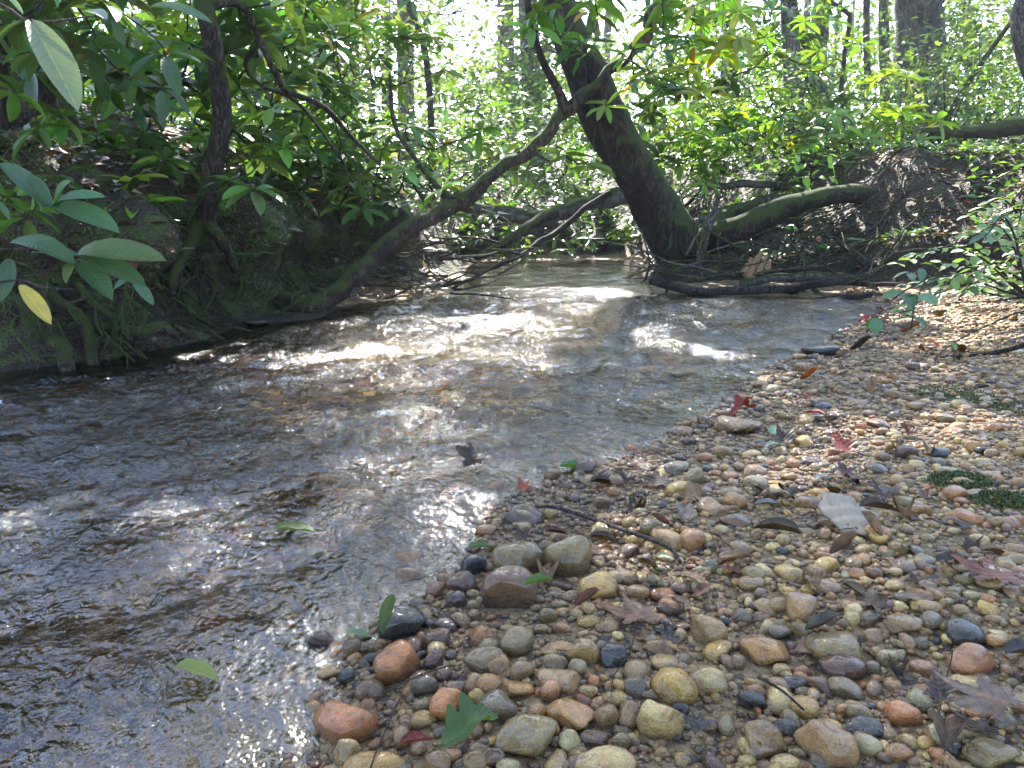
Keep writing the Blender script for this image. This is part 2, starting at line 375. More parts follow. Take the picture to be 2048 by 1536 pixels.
def autolabel(desc, px, py):
    c = sorted(LM, key=lambda l: (l[0] - px) ** 2 + (l[1] - py) ** 2)
    c = [l for l in c if not (abs(l[0] - px) < 12 and abs(l[1] - py) < 12)]
    def rel(l, close=True):
        dx, dy = px - l[0], (py - l[1]) * 1.3
        near = math.hypot(dx, dy) < 110
        pre = 'just ' if near and close else ''
        if abs(dx) > abs(dy): return pre + ('left of the ' if dx < 0 else 'right of the ') + l[2]
        return pre + ('behind the ' if dy < 0 else 'in front of the ') + l[2]
    opts = [f'{desc} {rel(c[0])}']
    for j in (1, 2, 3, 4, 5): opts.append(f'{desc} {rel(c[0], False)}, {rel(c[j], False)}')
    for i_ in range(1, 6):
        for j in range(i_ + 1, 8): opts.append(f'{desc} {rel(c[i_], False)}, {rel(c[j], False)}')
    opts = [q for q in opts if len(q.split()) <= 16]
    for q in opts:
        if q not in usedlab: usedlab[q] = 1; return q
    return opts[0]

# ------------------------------------------------------------------ stones
def ico(level):
    bm = bmesh.new(); bmesh.ops.create_icosphere(bm, subdivisions=level, radius=1)
    V = np.array([v.co[:] for v in bm.verts]); F_ = np.array([[v.index for v in f.verts] for f in bm.faces]); bm.free(); return V, F_
ICO = {k: ico(k) for k in (1, 2, 3, 4)}
def stone_shape(V, r, planes=9, p=9, rough=.03):
    n = r.normal(size=(planes, 3)); n /= np.linalg.norm(n, axis=1)[:, None]
    n = np.concatenate([n, [[0, 0, -1], [0, 0, 1]]])
    d = np.concatenate([r.uniform(.50, .95, planes), [.8, .8]])
    q = np.maximum(V @ n.T, 0) / d
    rad = ((q ** p).sum(1) + 1) ** (-1 / p)
    ph = r.uniform(0, 6, 6)
    wob = np.sin(V[:, 0] * 3.1 + ph[0]) * np.sin(V[:, 1] * 2.7 + ph[1]) + .6 * np.sin(V[:, 2] * 5 + ph[2] + V[:, 0] * 4) + .5 * np.sin(V[:, 1] * 8 + ph[3]) * np.sin(V[:, 0] * 7 + ph[4])
    rad = rad * (1 + rough * wob)
    W = V * rad[:, None]; W /= np.abs(W).max(0); return W
PAL = dict(cream=(.47, .37, .18), yellow=(.44, .30, .085), ochre=(.34, .19, .055), orange=(.38, .165, .045), salmon=(.36, .185, .085), pink=(.29, .185, .10),
           tan=(.27, .18, .085), olive=(.20, .155, .065), brown=(.15, .085, .042), maroon=(.10, .050, .028), grey=(.15, .125, .09), dark=(.036, .030, .026), pale=(.34, .31, .19))
CNAME = dict(cream='cream', yellow='pale yellow', ochre='ochre', orange='bright orange', salmon='salmon orange', pink='pinkish tan', tan='tan', olive='olive tan',
             brown='brown', maroon='dark maroon', grey='grey', dark='near-black', pale='pale grey-green')
SH = []
for k in range(16):
    r_ = np.random.default_rng(100 + k)
    SH.append(mesh_from('stone', stone_shape(ICO[3][0], r_, planes=[4, 6, 8][k % 3], p=[13, 20, 28][k % 3], rough=.035), ICO[3][1], mat=M['stone']))
def hero_mesh(seed, planes, p, rough):
    V = stone_shape(ICO[4][0], np.random.default_rng(seed), planes, p, rough)
    return mesh_from('stone', V, ICO[4][1], mat=M['stone'])
A = lambda x, y, w, h: (600 + x * .4467, 850 + y * .4467, w * .4467, h * .4467)
B = lambda x, y, w, h: (1300 + x * .4466, 850 + y * .4466, w * .4466, h * .4466)
D = lambda x, y, w, h: (x, y, w, h)
ST = [  # source crop, x, y, w, h, colour, rotation, label
 (A, 965, 615, 262, 180, 'olive', 0, 'left of two big rounded tan boulders side by side at the water edge'), (A, 1192, 608, 240, 195, 'olive', 10, 'right of two big tan boulders, with a pale rough top'),
 (A, 945, 768, 260, 215, 'brown', 0, 'big pitted brown stone with orange patches below the twin tan boulders'), (A, 1332, 735, 190, 135, 'yellow', 15, ''), (A, 1000, 400, 180, 88, 'maroon', -8, 'flat dark red-brown stone half in water beside a small yellow pebble'),
 (A, 1120, 405, 64, 76, 'yellow', 0, ''), (A, 490, 622, 152, 112, 'ochre', 0, 'amber brown stone standing alone in the shallow water'), (A, 780, 640, 125, 100, 'dark', 20, ''), (A, 720, 720, 145, 110, 'brown', 25, ''),
 (A, 700, 795, 95, 95, 'maroon', 0, ''), (A, 450, 905, 215, 165, 'dark', 0, 'black rough rock with grey crust at the water edge, green leaf on it'), (A, 90, 975, 150, 110, 'maroon', 20, 'dark pointed stone standing in the shallows left of the black rough rock'),
 (A, 440, 1095, 215, 225, 'orange', 70, 'big glossy orange stone at the water edge below the black rough rock'), (A, 195, 1340, 315, 235, 'orange', -10, 'largest orange and cream stone, at the water edge near the bottom'),
 (A, 210, 1485, 140, 130, 'cream', 0, 'lumpy cream rock at the bottom edge left of the oak leaf'), (A, 330, 1530, 300, 60, 'yellow', 0, 'long yellowish stone cut by the bottom edge of the picture'),
 (A, 668, 1268, 175, 195, 'orange', 60, 'red-orange stone behind the stem of the green oak leaf'), (A, 810, 955, 138, 98, 'orange', 0, ''),
 (A, 968, 985, 175, 130, 'olive', 40, ''), (A, 820, 1050, 190, 105, 'olive', 20, ''), (A, 620, 965, 130, 100, 'brown', 0, ''), (A, 600, 1060, 110, 110, 'maroon', 60, ''), (A, 655, 895, 138, 66, 'maroon', 0, ''), (A, 780, 865, 72, 62, 'tan', 0, ''),
 (A, 780, 808, 68, 56, 'cream', 0, ''), (A, 1390, 1040, 148, 128, 'dark', 0, 'glossy black rounded stone beside a tan stone'), (A, 1265, 1025, 155, 118, 'tan', 0, ''), (A, 1140, 1060, 122, 62, 'olive', 0, ''),
 (A, 1243, 1090, 85, 70, 'pale', 0, ''), (A, 1170, 1135, 215, 92, 'pink', -10, ''), (A, 965, 1180, 165, 88, 'ochre', -8, ''), (A, 995, 1115, 112, 92, 'tan', 0, ''), (A, 790, 1175, 120, 110, 'tan', 0, ''),
 (A, 790, 1225, 92, 72, 'yellow', 0, ''), (A, 880, 1275, 185, 142, 'grey', 20, ''), (A, 1220, 1298, 232, 112, 'ochre', -8, ''), (A, 1360, 1320, 140, 140, 'tan', 0, ''), (A, 1470, 1312, 130, 170, 'tan', 80, ''), (A, 1612, 1342, 212, 195, 'cream', 0, 'cream blocky stone with a yellow stain near the bottom edge'),
 (A, 1680, 1185, 205, 160, 'yellow', 0, 'lumpy bright yellow stone behind the cream blocky stone'), (A, 1635, 1060, 132, 80, 'cream', -10, ''), (A, 1120, 1200, 105, 92, 'salmon', 40, ''), (A, 1010, 1400, 300, 145, 'olive', 22, ''),
 (A, 1205, 1430, 112, 132, 'pale', 70, ''), (A, 1370, 1512, 310, 82, 'cream', -6, ''), (A, 1500, 535, 82, 72, 'yellow', -30, ''), (A, 1640, 540, 138, 120, 'tan', 0, ''), (A, 1758, 525, 115, 105, 'salmon', 0, ''),
 (A, 1345, 490, 105, 112, 'cream', 0, ''), (A, 1425, 480, 72, 52, 'tan', 0, ''), (A, 1462, 697, 105, 80, 'tan', 0, ''), (A, 1405, 678, 85, 50, 'cream', 0, ''), (A, 1625, 755, 125, 62, 'salmon', 0, ''), (A, 1705, 735, 92, 72, 'brown', 0, ''),
 (A, 1660, 815, 122, 76, 'salmon', -10, ''), (A, 1110, 868, 88, 78, 'olive', 0, ''), (A, 1295, 875, 112, 52, 'yellow', 0, ''), (A, 880, 895, 62, 42, 'brown', 0, ''), (A, 1365, 815, 82, 46, 'orange', 0, ''),
 (A, 1600, 1000, 115, 72, 'pink', 0, ''), (A, 1690, 190, 112, 62, 'grey', 0, ''), (A, 1135, 232, 85, 66, 'tan', 0, ''), (A, 1190, 130, 104, 50, 'dark', 0, 'dark wet stone alone in shallow water with a green leaf below'),
 (A, 235, 1005, 92, 82, 'tan', 0, ''), (A, 335, 1000, 74, 66, 'tan', 0, ''), (A, 285, 1080, 62, 50, 'maroon', 0, ''), (A, 210, 1135, 84, 80, 'dark', 0, ''), (A, 1065, 1300, 95, 82, 'ochre', 30, ''), (A, 820, 1430, 58, 82, 'brown', 0, ''),
 (A, 665, 1475, 125, 66, 'salmon', 0, ''), (A, 775, 1490, 62, 62, 'ochre', 0, ''), (A, 865, 1492, 122, 70, 'brown', 0, ''), (A, 1310, 1400, 142, 62, 'brown', 0, ''), (A, 1435, 1430, 92, 92, 'olive', 0, ''), (A, 1510, 762, 112, 82, 'pink', 0, ''),
 (A, 1460, 35, 90, 30, 'pale', 0, ''), (A, 1720, 28, 80, 46, 'tan', 0, ''), (A, 1745, 75, 70, 40, 'maroon', 0, ''), (A, 1080, 215, 70, 60, 'dark', 0, ''), (A, 1260, 240, 80, 36, 'brown', 0, ''), (A, 1355, 262, 60, 30, 'orange', 0, ''), (A, 540, 960, 70, 60, 'ochre', 0, ''),
 (A, 640, 1120, 90, 70, 'brown', 0, ''), (A, 560, 1180, 130, 100, 'grey', 0, ''), (A, 545, 1270, 90, 80, 'olive', 0, ''), (A, 700, 1185, 90, 80, 'pink', 0, ''), (A, 1180, 910, 100, 55, 'salmon', 0, ''), (A, 1080, 920, 80, 50, 'tan', 0, ''), (A, 1060, 1440, 60, 40, 'yellow', 0, ''),
 (A, 1345, 1240, 90, 50, 'salmon', 0, ''), (A, 1290, 1195, 90, 60, 'cream', 0, ''), (A, 1500, 1190, 110, 100, 'grey', 0, ''), (A, 1480, 1100, 60, 60, 'tan', 0, ''), (A, 1715, 905, 90, 50, 'ochre', 0, ''),
 (B, 785, 1445, 280, 205, 'pink', -25, 'pink slab-like stone with a flat top at the bottom edge'), (B, 500, 1437, 205, 185, 'tan', 0, ''), (B, 955, 1347, 185, 92, 'dark', 0, 'dark grey oval stone, smooth, near the bottom'), (B, 820, 1362, 135, 82, 'yellow', -25, ''),
 (B, 605, 1372, 112, 92, 'dark', 0, ''), (B, 350, 1357, 105, 132, 'pale', 70, ''), (B, 270, 1145, 195, 102, 'cream', -6, ''), (B, 535, 1003, 262, 128, 'ochre', -4, 'broad ochre stone with a rounded back, left of an olive one'),
 (B, 845, 985, 275, 128, 'olive', -12, 'broad olive tan stone right of the broad ochre one'), (B, 850, 1068, 240, 115, 'maroon', -4, ''), (B, 672, 820, 158, 128, 'pink', 0, ''), (B, 1440, 1068, 190, 150, 'salmon', -12, 'large salmon rounded stone with a grey underside at right'),
 (B, 1062, 1050, 92, 82, 'pale', 0, ''), (B, 1000, 955, 84, 76, 'pink', 0, ''), (B, 905, 875, 78, 66, 'cream', 0, ''), (B, 990, 875, 92, 76, 'grey', 0, ''), (B, 675, 925, 96, 76, 'olive', 0, ''), (B, 580, 922, 108, 70, 'grey', 0, ''),
 (B, 412, 865, 104, 76, 'grey', 0, ''), (B, 515, 820, 118, 80, 'tan', 0, ''), (B, 500, 868, 84, 56, 'brown', 0, ''), (B, 1262, 885, 108, 86, 'grey', 0, ''), (B, 1135, 890, 184, 92, 'tan', 0, ''), (B, 1130, 1300, 168, 108, 'orange', -10, ''),
 (B, 870, 1185, 165, 92, 'olive', -25, ''), (B, 770, 1175, 145, 100, 'brown', -25, ''), (B, 470, 1205, 104, 96, 'salmon', 0, ''), (B, 90, 815, 132, 70, 'brown', 0, ''), (B, 255, 900, 124, 72, 'yellow', 0, ''), (B, 225, 725, 92, 60, 'pale', 0, ''),
 (B, 455, 700, 118, 66, 'tan', 0, ''), (B, 612, 650, 112, 62, 'yellow', 0, ''), (B, 613, 742, 76, 40, 'yellow', 0, ''), (B, 375, 590, 142, 52, 'pink', 0, ''), (B, 320, 465, 72, 42, 'cream', 0, ''), (B, 283, 365, 148, 72, 'pink', -14, ''),
 (B, 378, 345, 104, 76, 'ochre', -30, ''), (B, 380, 420, 142, 60, 'brown', 0, ''), (B, 720, 347, 155, 52, 'pink', 12, ''), (B, 1020, 510, 84, 66, 'yellow', 0, ''), (B, 1420, 405, 152, 52, 'orange', -15, ''), (B, 1210, 385, 108, 62, 'ochre', 0, ''),
 (B, 1550, 437, 84, 60, 'tan', 0, ''), (B, 245, 150, 82, 50, 'orange', 0, ''), (B, 325, 128, 94, 70, 'tan', 0, ''), (B, 110, 195, 115, 56, 'grey', 0, ''), (B, 720, 165, 98, 50, 'maroon', 0, ''), (B, 460, 130, 92, 36, 'cream', 0, ''),
 (B, 1330, 205, 104, 34, 'pale', 0, ''), (B, 1235, 605, 94, 45, 'olive', 0, ''), (B, 1140, 630, 112, 58, 'brown', 0, ''), (B, 1190, 558, 92, 44, 'grey', 0, ''), (B, 1240, 810, 132, 50, 'yellow', -8, ''), (B, 910, 805, 114, 60, 'tan', 0, ''),
 (B, 1045, 800, 114, 60, 'maroon', 0, ''), (B, 1130, 775, 84, 60, 'grey', 0, ''), (B, 1000, 1100, 84, 72, 'grey', 0, ''), (B, 590, 1103, 84, 60, 'cream', 0, ''), (B, 680, 1103, 84, 62, 'salmon', 0, ''), (B, 640, 1155, 142, 60, 'dark', 0, ''),
 (B, 1220, 1080, 114, 60, 'salmon', 0, ''), (B, 1540, 1470, 250, 115, 'olive', 0, 'dark olive-grey stone at the bottom right corner'), (B, 975, 1440, 134, 90, 'pale', -20, ''), (B, 1120, 1470, 130, 80, 'ochre', 0, ''), (B, 560, 265, 90, 34, 'yellow', 0, ''),
 (B, 920, 315, 64, 34, 'orange', 0, ''), (B, 840, 195, 90, 44, 'olive', 0, ''), (B, 690, 690, 80, 40, 'grey', 0, ''), (B, 940, 665, 92, 40, 'orange', 0, ''), (B, 1560, 960, 120, 60, 'ochre', 0, ''), (B, 1500, 1390, 90, 60, 'pale', 0, ''), (B, 1450, 300, 90, 30, 'tan', 0, ''),
 (B, 1400, 340, 80, 36, 'orange', 0, ''), (B, 1640, 430, 80, 50, 'salmon', 0, ''), (B, 1000, 285, 70, 30, 'tan', 0, ''), (B, 1360, 745, 80, 50, 'olive', 0, ''), (B, 1450, 760, 90, 50, 'pale', 0, ''), (B, 1620, 740, 90, 50, 'tan', 0, ''),
 (D, 1478, 847, 96, 44, 0, 0, ''), (D, 1485, 813, 46, 18, 0, 0, ''), (D, 1560, 706, 42, 20, 0, 0, ''), (D, 1600, 712, 30, 13, 0, 0, ''), (D, 1910, 860, 40, 14, 0, 0, ''), (D, 1758, 844, 50, 20, 0, 0, ''),
 (D, 1880, 905, 42, 22, 0, 0, ''), (D, 1990, 855, 40, 22, 0, 0, ''), (D, 1340, 820, 34, 12, 0, 0, ''), (D, 1515, 745, 30, 12, 0, 0, '')]
DCOL = ['tan', 'salmon', 'dark', 'cream', 'orange', 'brown', 'dark', 'orange', 'pale', 'pale']
placed = []     # x, y, radius
def put_stone(px, py, w, h, cname, rot, label, mesh, zoff=0, sub=False):
    g = on(px, py, .02)
    for _ in range(3): g = on(px, py, land1(g[0], g[1]) + .3 * w / 2 * g[1] / F)
    dep = math.atan2(CAMH - g[2], g[1]); k = g[1] / math.cos(PITCH) / F / 1.0
    dist = math.hypot(g[1], CAMH - g[2]); fw = g[1] * math.cos(PITCH) + (CAMH - g[2]) * math.sin(PITCH)
    a = w / 2 * fw / F; hh = h / 2 * fw / F
    bb = a * random.uniform(.7, .95)
    c = math.sqrt(max(hh ** 2 - (bb * math.sin(dep)) ** 2, (.38 * a) ** 2)) / max(math.cos(dep), .5)
    if hh < bb * math.sin(dep): bb = max(hh / math.sin(dep) * .85, .5 * a); c = .42 * a
    c = min(c, a * .9)
    x, y = g[0], g[1]; z = land1(x, y) + c * .42
    o = link('stone', mesh, None, (x, y, z + zoff))
    o.scale = (a * 1.03, bb * 1.03, c * 1.06); o.rotation_euler = (random.uniform(-.15, .15), R(-rot * .4) + random.uniform(-.1, .1), R(rot * .7))
    cc = np.array(PAL[cname]) * random.uniform(.9, 1.12); o.color = (*cc, 1)
    placed.append((x, y, max(a, bb)))
    shape = 'flat' if c < .5 * a else ('long' if a > 1.5 * bb else 'rounded')
    size = 'large' if a > .030 else ('small' if a < .012 else 'mid-sized')
    usedlab[label] = 1
    tag(o, label or autolabel(f'{size} {CNAME[cname]} {shape} stone', px, py), 'stone', 'stones of the gravel bar')
    return o
nd = 0
for k_ in PAL: PAL[k_] = (min(.62, PAL[k_][0] * 1.3), PAL[k_][1] * 1.16, PAL[k_][2] * .84)
for i, (f, x, y, w, h, cn, rot, lb) in enumerate(ST):
    px, py, pw, ph = f(x, y, w, h)
    if cn == 0: cn = DCOL[nd]; nd += 1
    hero = pw > 62
    me = hero_mesh(500 + i, [5, 6, 8][i % 3], [12, 18, 26][i % 3], .045 if cn != 'dark' else .05) if hero else SH[i % 16]
    put_stone(px, py, pw, ph, cn, rot, lb, me)
# two half-sunken rocks further out and the moss-topped one
tag(put_stone(1643, 622, 66, 24, 'olive', 0, 'low rock with a green moss cap in the shallow water by the far gravel', hero_mesh(77, 6, 7, .04)), group=None)
mossrock = S.collection.objects[-1]; mossrock.data.materials.clear(); mossrock.data.materials.append(M['moss']); mossrock.name = 'mossy_rock'
for px, py, w, h, l in ((1110, 652, 40, 10, 'dark rock breaking the riffle, left of a second one'), (1165, 660, 42, 9, 'dark rock breaking the riffle, right of a second one'),
                        (1580, 619, 30, 12, 'small dark wet rock in the shallows left of the mossy rock'), (1640, 697, 76, 12, 'long grey flat stone lying at the far water edge'),
                        (510, 642, 50, 16, 'dark wet rock at the foot of the mossy curved trunk')):
    o = put_stone(px, py, w, h, 'dark', 0, l, SH[5]); o.location.z = max(o.location.z, .0 + o.scale[2] * .25)
    o['group'] = 'rocks standing in the stream'
cnw = ['tan'] * 6 + ['ochre'] * 3 + ['cream'] * 4 + ['yellow'] * 3 + ['orange', 'salmon', 'salmon', 'pink', 'pink', 'pink', 'olive', 'olive', 'brown', 'brown', 'grey', 'pale', 'pale', 'maroon', 'dark']
n = 0; tries = 0
gravel_ok = lambda x, y: None
while n < 300 - len(ST) and tries < 20000:
    tries += 1
    px = random.uniform(640, 2040); py = 1530 - 900 * random.random() ** 1.1
    g = on(px, py, .04)
    if not (.55 < g[1] < 3.4): continue
    zz, dw, dl, dr, df = land(np.array([g[0]]), np.array([g[1]]), True)
    if dw[0] > .05 or dr[0] > .05: continue
    r0 = random.uniform(.009, .017) * (1 + .25 * g[1])
    if any((g[0] - q[0]) ** 2 + (g[1] - q[1]) ** 2 < (r0 + q[2]) ** 2 * .8 for q in placed): continue
    pw = 2 * r0 * F / g[1]
    put_stone(px, py, pw, pw * random.uniform(.45, .8), random.choice(cnw), random.uniform(-40, 40), '', SH[tries % 16]); n += 1

PL = np.array(placed)
def bulk_stones(name, xs, ys, rs, level, label, zf=.35, kind='stuff', cols=None, flat=(.4, .75)):
    V0, F0 = ICO[level]; nv = len(V0); n = len(xs)
    T = np.stack([stone_shape(V0, np.random.default_rng(900 + k), 5 if level > 1 else 4, 16, .03) for k in range(24)])
    k = rng.integers(0, 24, n); th = rng.uniform(0, 6.283, n); sc = np.stack([rs, rs * rng.uniform(.6, .95, n), rs * rng.uniform(*flat, n)], 1)
    V = T[k] * sc[:, None, :]
    tx = rng.normal(0, .25, n)[:, None]; y_, z_ = V[:, :, 1] * np.cos(tx) - V[:, :, 2] * np.sin(tx), V[:, :, 1] * np.sin(tx) + V[:, :, 2] * np.cos(tx)
    x_ = V[:, :, 0]; c_, s_ = np.cos(th)[:, None], np.sin(th)[:, None]
    zg = land(xs, ys)
    W = np.stack([x_ * c_ - y_ * s_ + xs[:, None], x_ * s_ + y_ * c_ + ys[:, None], z_ + (zg + sc[:, 2] * zf)[:, None]], 2)
    pal = np.array([PAL[c] for c in cnw]); cc = pal[rng.integers(0, len(pal), n)] * rng.uniform(.75, 1.2, (n, 1)) if cols is None else cols
    FF = (F0[None] + (np.arange(n) * nv)[:, None, None]).reshape(-1, 3)
    return tag(link(name, mesh_from(name, W.reshape(-1, 3), FF, mat=M['gravel'], col=np.repeat(cc, nv, 0))), label, 'gravel', kind=kind)
def scatter(n, ylo, yhi, xm, cond, power=1.0):
    y = ylo + (yhi - ylo) * rng.random(n) ** power; x = rng.uniform(-1, 1, n) * (y * .72 + xm)
    zz, dw, dl, dr, df = land(x, y, True); k = cond(dw, np.maximum(dr, np.maximum(dl, df)), x, y); return x[k], y[k]
def not_in(xs, ys, f=.75):
    keep = np.ones(len(xs), bool)
    for (qx, qy, qr) in PL: keep &= (xs - qx) ** 2 + (ys - qy) ** 2 > (qr * f) ** 2
    return keep
dry = lambda dw, bk, x, y: (dw < .03) & (bk < .06) & (x < 3.2) & (sdist(LEFTB, x, y) < -.45) & ((y < 4.0) | (x > 2.1))
x, y = scatter(9000, .45, 1.75, .35, dry, .9); k = not_in(x, y); x, y = x[k], y[k]
bulk_stones('river_gravel', x, y, np.clip(rng.lognormal(math.log(.0066), .45, len(x)), .003, .016), 2, 'small wet river pebbles and grit covering the near gravel bar')
x, y = scatter(26000, .45, 2.0, .35, dry, .9); k = not_in(x, y, .9); x, y = x[k], y[k]
bulk_stones('river_grit', x, y, np.clip(rng.lognormal(math.log(.0038), .4, len(x)), .002, .008), 1, 'fine grit between the pebbles of the near gravel bar')
x, y = scatter(42000, 1.7, 5.5, .5, dry, .9); k = not_in(x, y); x, y = x[k], y[k]
bulk_stones('river_gravel', x, y, np.clip(rng.lognormal(math.log(.0074), .5, len(x)), .003, .02), 1, 'small river pebbles on the far part of the gravel bar')
wet = lambda dw, bk, x, y: (dw > .02) & (bk < -.2)
x, y = scatter(15000, .4, 3.2, .7, wet, 1.15)
pal = np.array([PAL[c] for c in cnw]); cc = pal[rng.integers(0, len(pal), len(x))] * np.array([1.45, 1.2, .58]) * rng.uniform(.4, 1.5, (len(x), 1))
bulk_stones('stream_bed_pebbles', x, y, np.minimum(np.clip(rng.lognormal(math.log(.014), .5, len(x)), .005, .045), .005 + .09 * sdist(WATER, x, y)), 1, 'pebbles on the stream bed seen through the water', .15, cols=cc)

# ------------------------------------------------------------------ tubes: trunks, limbs, roots, sticks
def spline(pts, rad, step):
    P_ = np.array(pts, float); r = np.array(rad, float)
    Pp = np.vstack([2 * P_[0] - P_[1], P_, 2 * P_[-1] - P_[-2]]); rp = np.concatenate([[r[0]], r, [r[-1]]])
    out, ro = [], []
    for i in range(len(P_) - 1):
        n = max(2, int(np.linalg.norm(P_[i + 1] - P_[i]) / step)); t = np.arange(n)[:, None] / n
        a, b_, c, d = Pp[i], Pp[i + 1], Pp[i + 2], Pp[i + 3]
        out.append(.5 * ((2 * b_) + (-a + c) * t + (2 * a - 5 * b_ + 4 * c - d) * t ** 2 + (-a + 3 * b_ - 3 * c + d) * t ** 3))
        ro.append(rp[i + 1] + (rp[i + 2] - rp[i + 1]) * t[:, 0])
    out.append(P_[-1:]); ro.append([r[-1]])
    return np.vstack(out), np.concatenate(ro)
def tube_arr(pts, rad, sides=12, step=.05, lump=.1, seed=0, wig=0.0):
    C_, r = spline(pts, rad, step)
    rg = np.random.default_rng(seed)
    if wig > 0:
        s_ = np.linspace(0, 1, len(C_)); L = np.linalg.norm(np.diff(C_, axis=0), axis=1).sum()
        for ax in range(3):
            C_[:, ax] += wig * (np.sin(s_ * L * rg.uniform(9, 14) + rg.uniform(0, 6)) + .6 * np.sin(s_ * L * rg.uniform(22, 34) + rg.uniform(0, 6))) * np.minimum(1, s_ * 8)
    T = np.gradient(C_, axis=0); T /= np.linalg.norm(T, axis=1)[:, None] + 1e-9
    ref = np.array([0, 0, 1.0]) if abs(T[:, 2]).mean() < .8 else np.array([1.0, 0, 0])
    U = np.cross(T, ref); U /= np.linalg.norm(U, axis=1)[:, None] + 1e-9; W = np.cross(U, T)
    th = np.linspace(0, 2 * np.pi, sides, endpoint=False)
    ss = np.arange(len(C_)) * step
    rr = 1 + lump * (2 * vnoise(ss[:, None] * 3 + seed * 7.7, np.cos(th)[None] * 1.4 + 4) + 1.4 * vnoise(ss[:, None] * 9 + seed, np.sin(th)[None] * 2.2 + 9))
    V = C_[:, None] + (U[:, None] * np.cos(th)[None, :, None] + W[:, None] * np.sin(th)[None, :, None]) * (r[:, None] * rr)[:, :, None]
    n = len(C_); i = (np.arange(n - 1)[:, None] * sides + np.arange(sides)[None]).ravel(); j = (np.arange(n - 1)[:, None] * sides + (np.arange(sides)[None] + 1) % sides).ravel()
    Fq = np.stack([i, j, j + sides, i + sides], 1)
    V = np.vstack([V.reshape(-1, 3), C_[:1], C_[-1:]]); a, b_ = len(V) - 2, len(V) - 1
    k = np.arange(sides); k2 = (k + 1) % sides
    caps = np.vstack([np.stack([k2, k, np.full(sides, a), np.full(sides, a)], 1), np.stack([(n - 1) * sides + k, (n - 1) * sides + k2, np.full(sides, b_), np.full(sides, b_)], 1)])
    return V, Fq, caps[:, :3]
def tubes_mesh(name, specs, mat, origin=(0, 0, 0)):
    VV, TT, off = [], [], 0
    for sp in specs:
        V, Fq, cp = tube_arr(*sp[:2], **(sp[2] if len(sp) > 2 else {}))
        tri = np.vstack([Fq[:, [0, 1, 2]], Fq[:, [0, 2, 3]], cp]); VV.append(V - np.array(origin)); TT.append(tri + off); off += len(V)
    return mesh_from(name, np.vstack(VV), np.vstack(TT), mat=mat)
def pxr(w, d): return w / 2 * d / F / .976
def path_px(lst):                 # (px, py, width px, depth)
    return [at(p[0], p[1], p[3]) for p in lst], [pxr(p[2], p[3]) for p in lst]

# ------------------------------------------------------------------ leaves
def leaf_mesh(name, mat, wid=.26, curl=.18, fold=.10, rows=(0, .08, .22, .4, .6, .78, .92, 1), seed=0, wavy=.0):
    V, UV = [], []; r_ = random.Random(seed)
    for t in rows:
        w = wid / 2 * (math.sin(math.pi * min(1, t ** 1.08)) ** .62 if 0 < t < 1 else .02) + (.012 if t < .1 else 0)
        z = -curl * t * t + .03 * math.sin(t * 5 + seed)
        for s in (-1, 0, 1):
            V.append((s * w, t, z + abs(s) * fold * w / wid * 2 + wavy * math.sin(t * 14 + s * 2 + seed) * abs(s))); UV.append((.5 + s * .5, t))
    Fq = []
    for i in range(len(rows) - 1):
        for s in (0, 1): a = i * 3 + s; Fq.append((a, a + 1, a + 4, a + 3))
    return mesh_from(name, V, Fq, mat=mat, uv=UV)
LF = [leaf_mesh('leaf', M['leaf'], .29 + .03 * (k % 3), [.10, .22, .32, .16][k % 4], .09, seed=k) for k in range(6)]
# low template for masses: base, left, mid, right, tip
LT = np.array([(0, 0, 0), (-.5, .45, .05), (0, .5, 0), (.5, .45, .05), (0, 1, -.08)]); LTF = np.array([(0, 2, 1), (0, 3, 2), (1, 2, 4), (2, 3, 4)])
def leaf_basis(d, up):
    y = d / (np.linalg.norm(d, axis=-1, keepdims=True) + 1e-9)
    x = np.cross(y, up); x /= np.linalg.norm(x, axis=-1, keepdims=True) + 1e-9
    return x, y, np.cross(x, y)
def leaf_mass(name, pos, d, up, L, W, colr, mat, parent=None, origin=(0, 0, 0)):
    x, y, z = leaf_basis(d, up); n = len(pos)
    V = (pos - np.array(origin))[:, None] + x[:, None] * (LT[None, :, 0:1] * W[:, None, None]) + (y[:, None] * LT[None, :, 1:2] + z[:, None] * LT[None, :, 2:3]) * L[:, None, None]
    FF = (LTF[None] + (np.arange(n) * 5)[:, None, None]).reshape(-1, 3)
    return link(name, mesh_from(name, V.reshape(-1, 3), FF, mat=mat, col=np.repeat(colr, 5, 0)), parent)

# sun patches on the ground: px, py, rx, ry (metres)
PATCH = [(1925, 655, .50, .55), (2010, 690, .4, .35), (1880, 615, .3, .35), (1830, 905, .24, .09), (1950, 960, .22, .08), (1740, 870, .14, .07), (1680, 700, .14, .2),
         (760, 705, .75, .34), (930, 690, .6, .34), (1150, 690, .50, .34), (1220, 655, .35, .3), (930, 650, .6, .25), (1050, 630, .4, .3), (780, 640, .4, .25), (640, 740, .25, .16),
         (820, 905, .17, .12), (770, 975, .17, .10), (720, 1050, .12, .09), (1110, 610, .6, .3), (1400, 1290, .07, .05), (1350, 960, .1, .07), (1260, 1420, .08, .05)]
PT = [(on(a, b_)[0], on(a, b_)[1], c, d) for a, b_, c, d in PATCH]
PT += [(at(1790, 120, 6.7)[0] + .1, 4.6, .75, .6), (3.7, 5.0, .5, .35)]
def ground_hit(pos, z0=.05):
    t = (pos[:, 2] - z0) / SUND[2]; return pos[:, 0] - SUND[0] * t, pos[:, 1] - SUND[1] * t
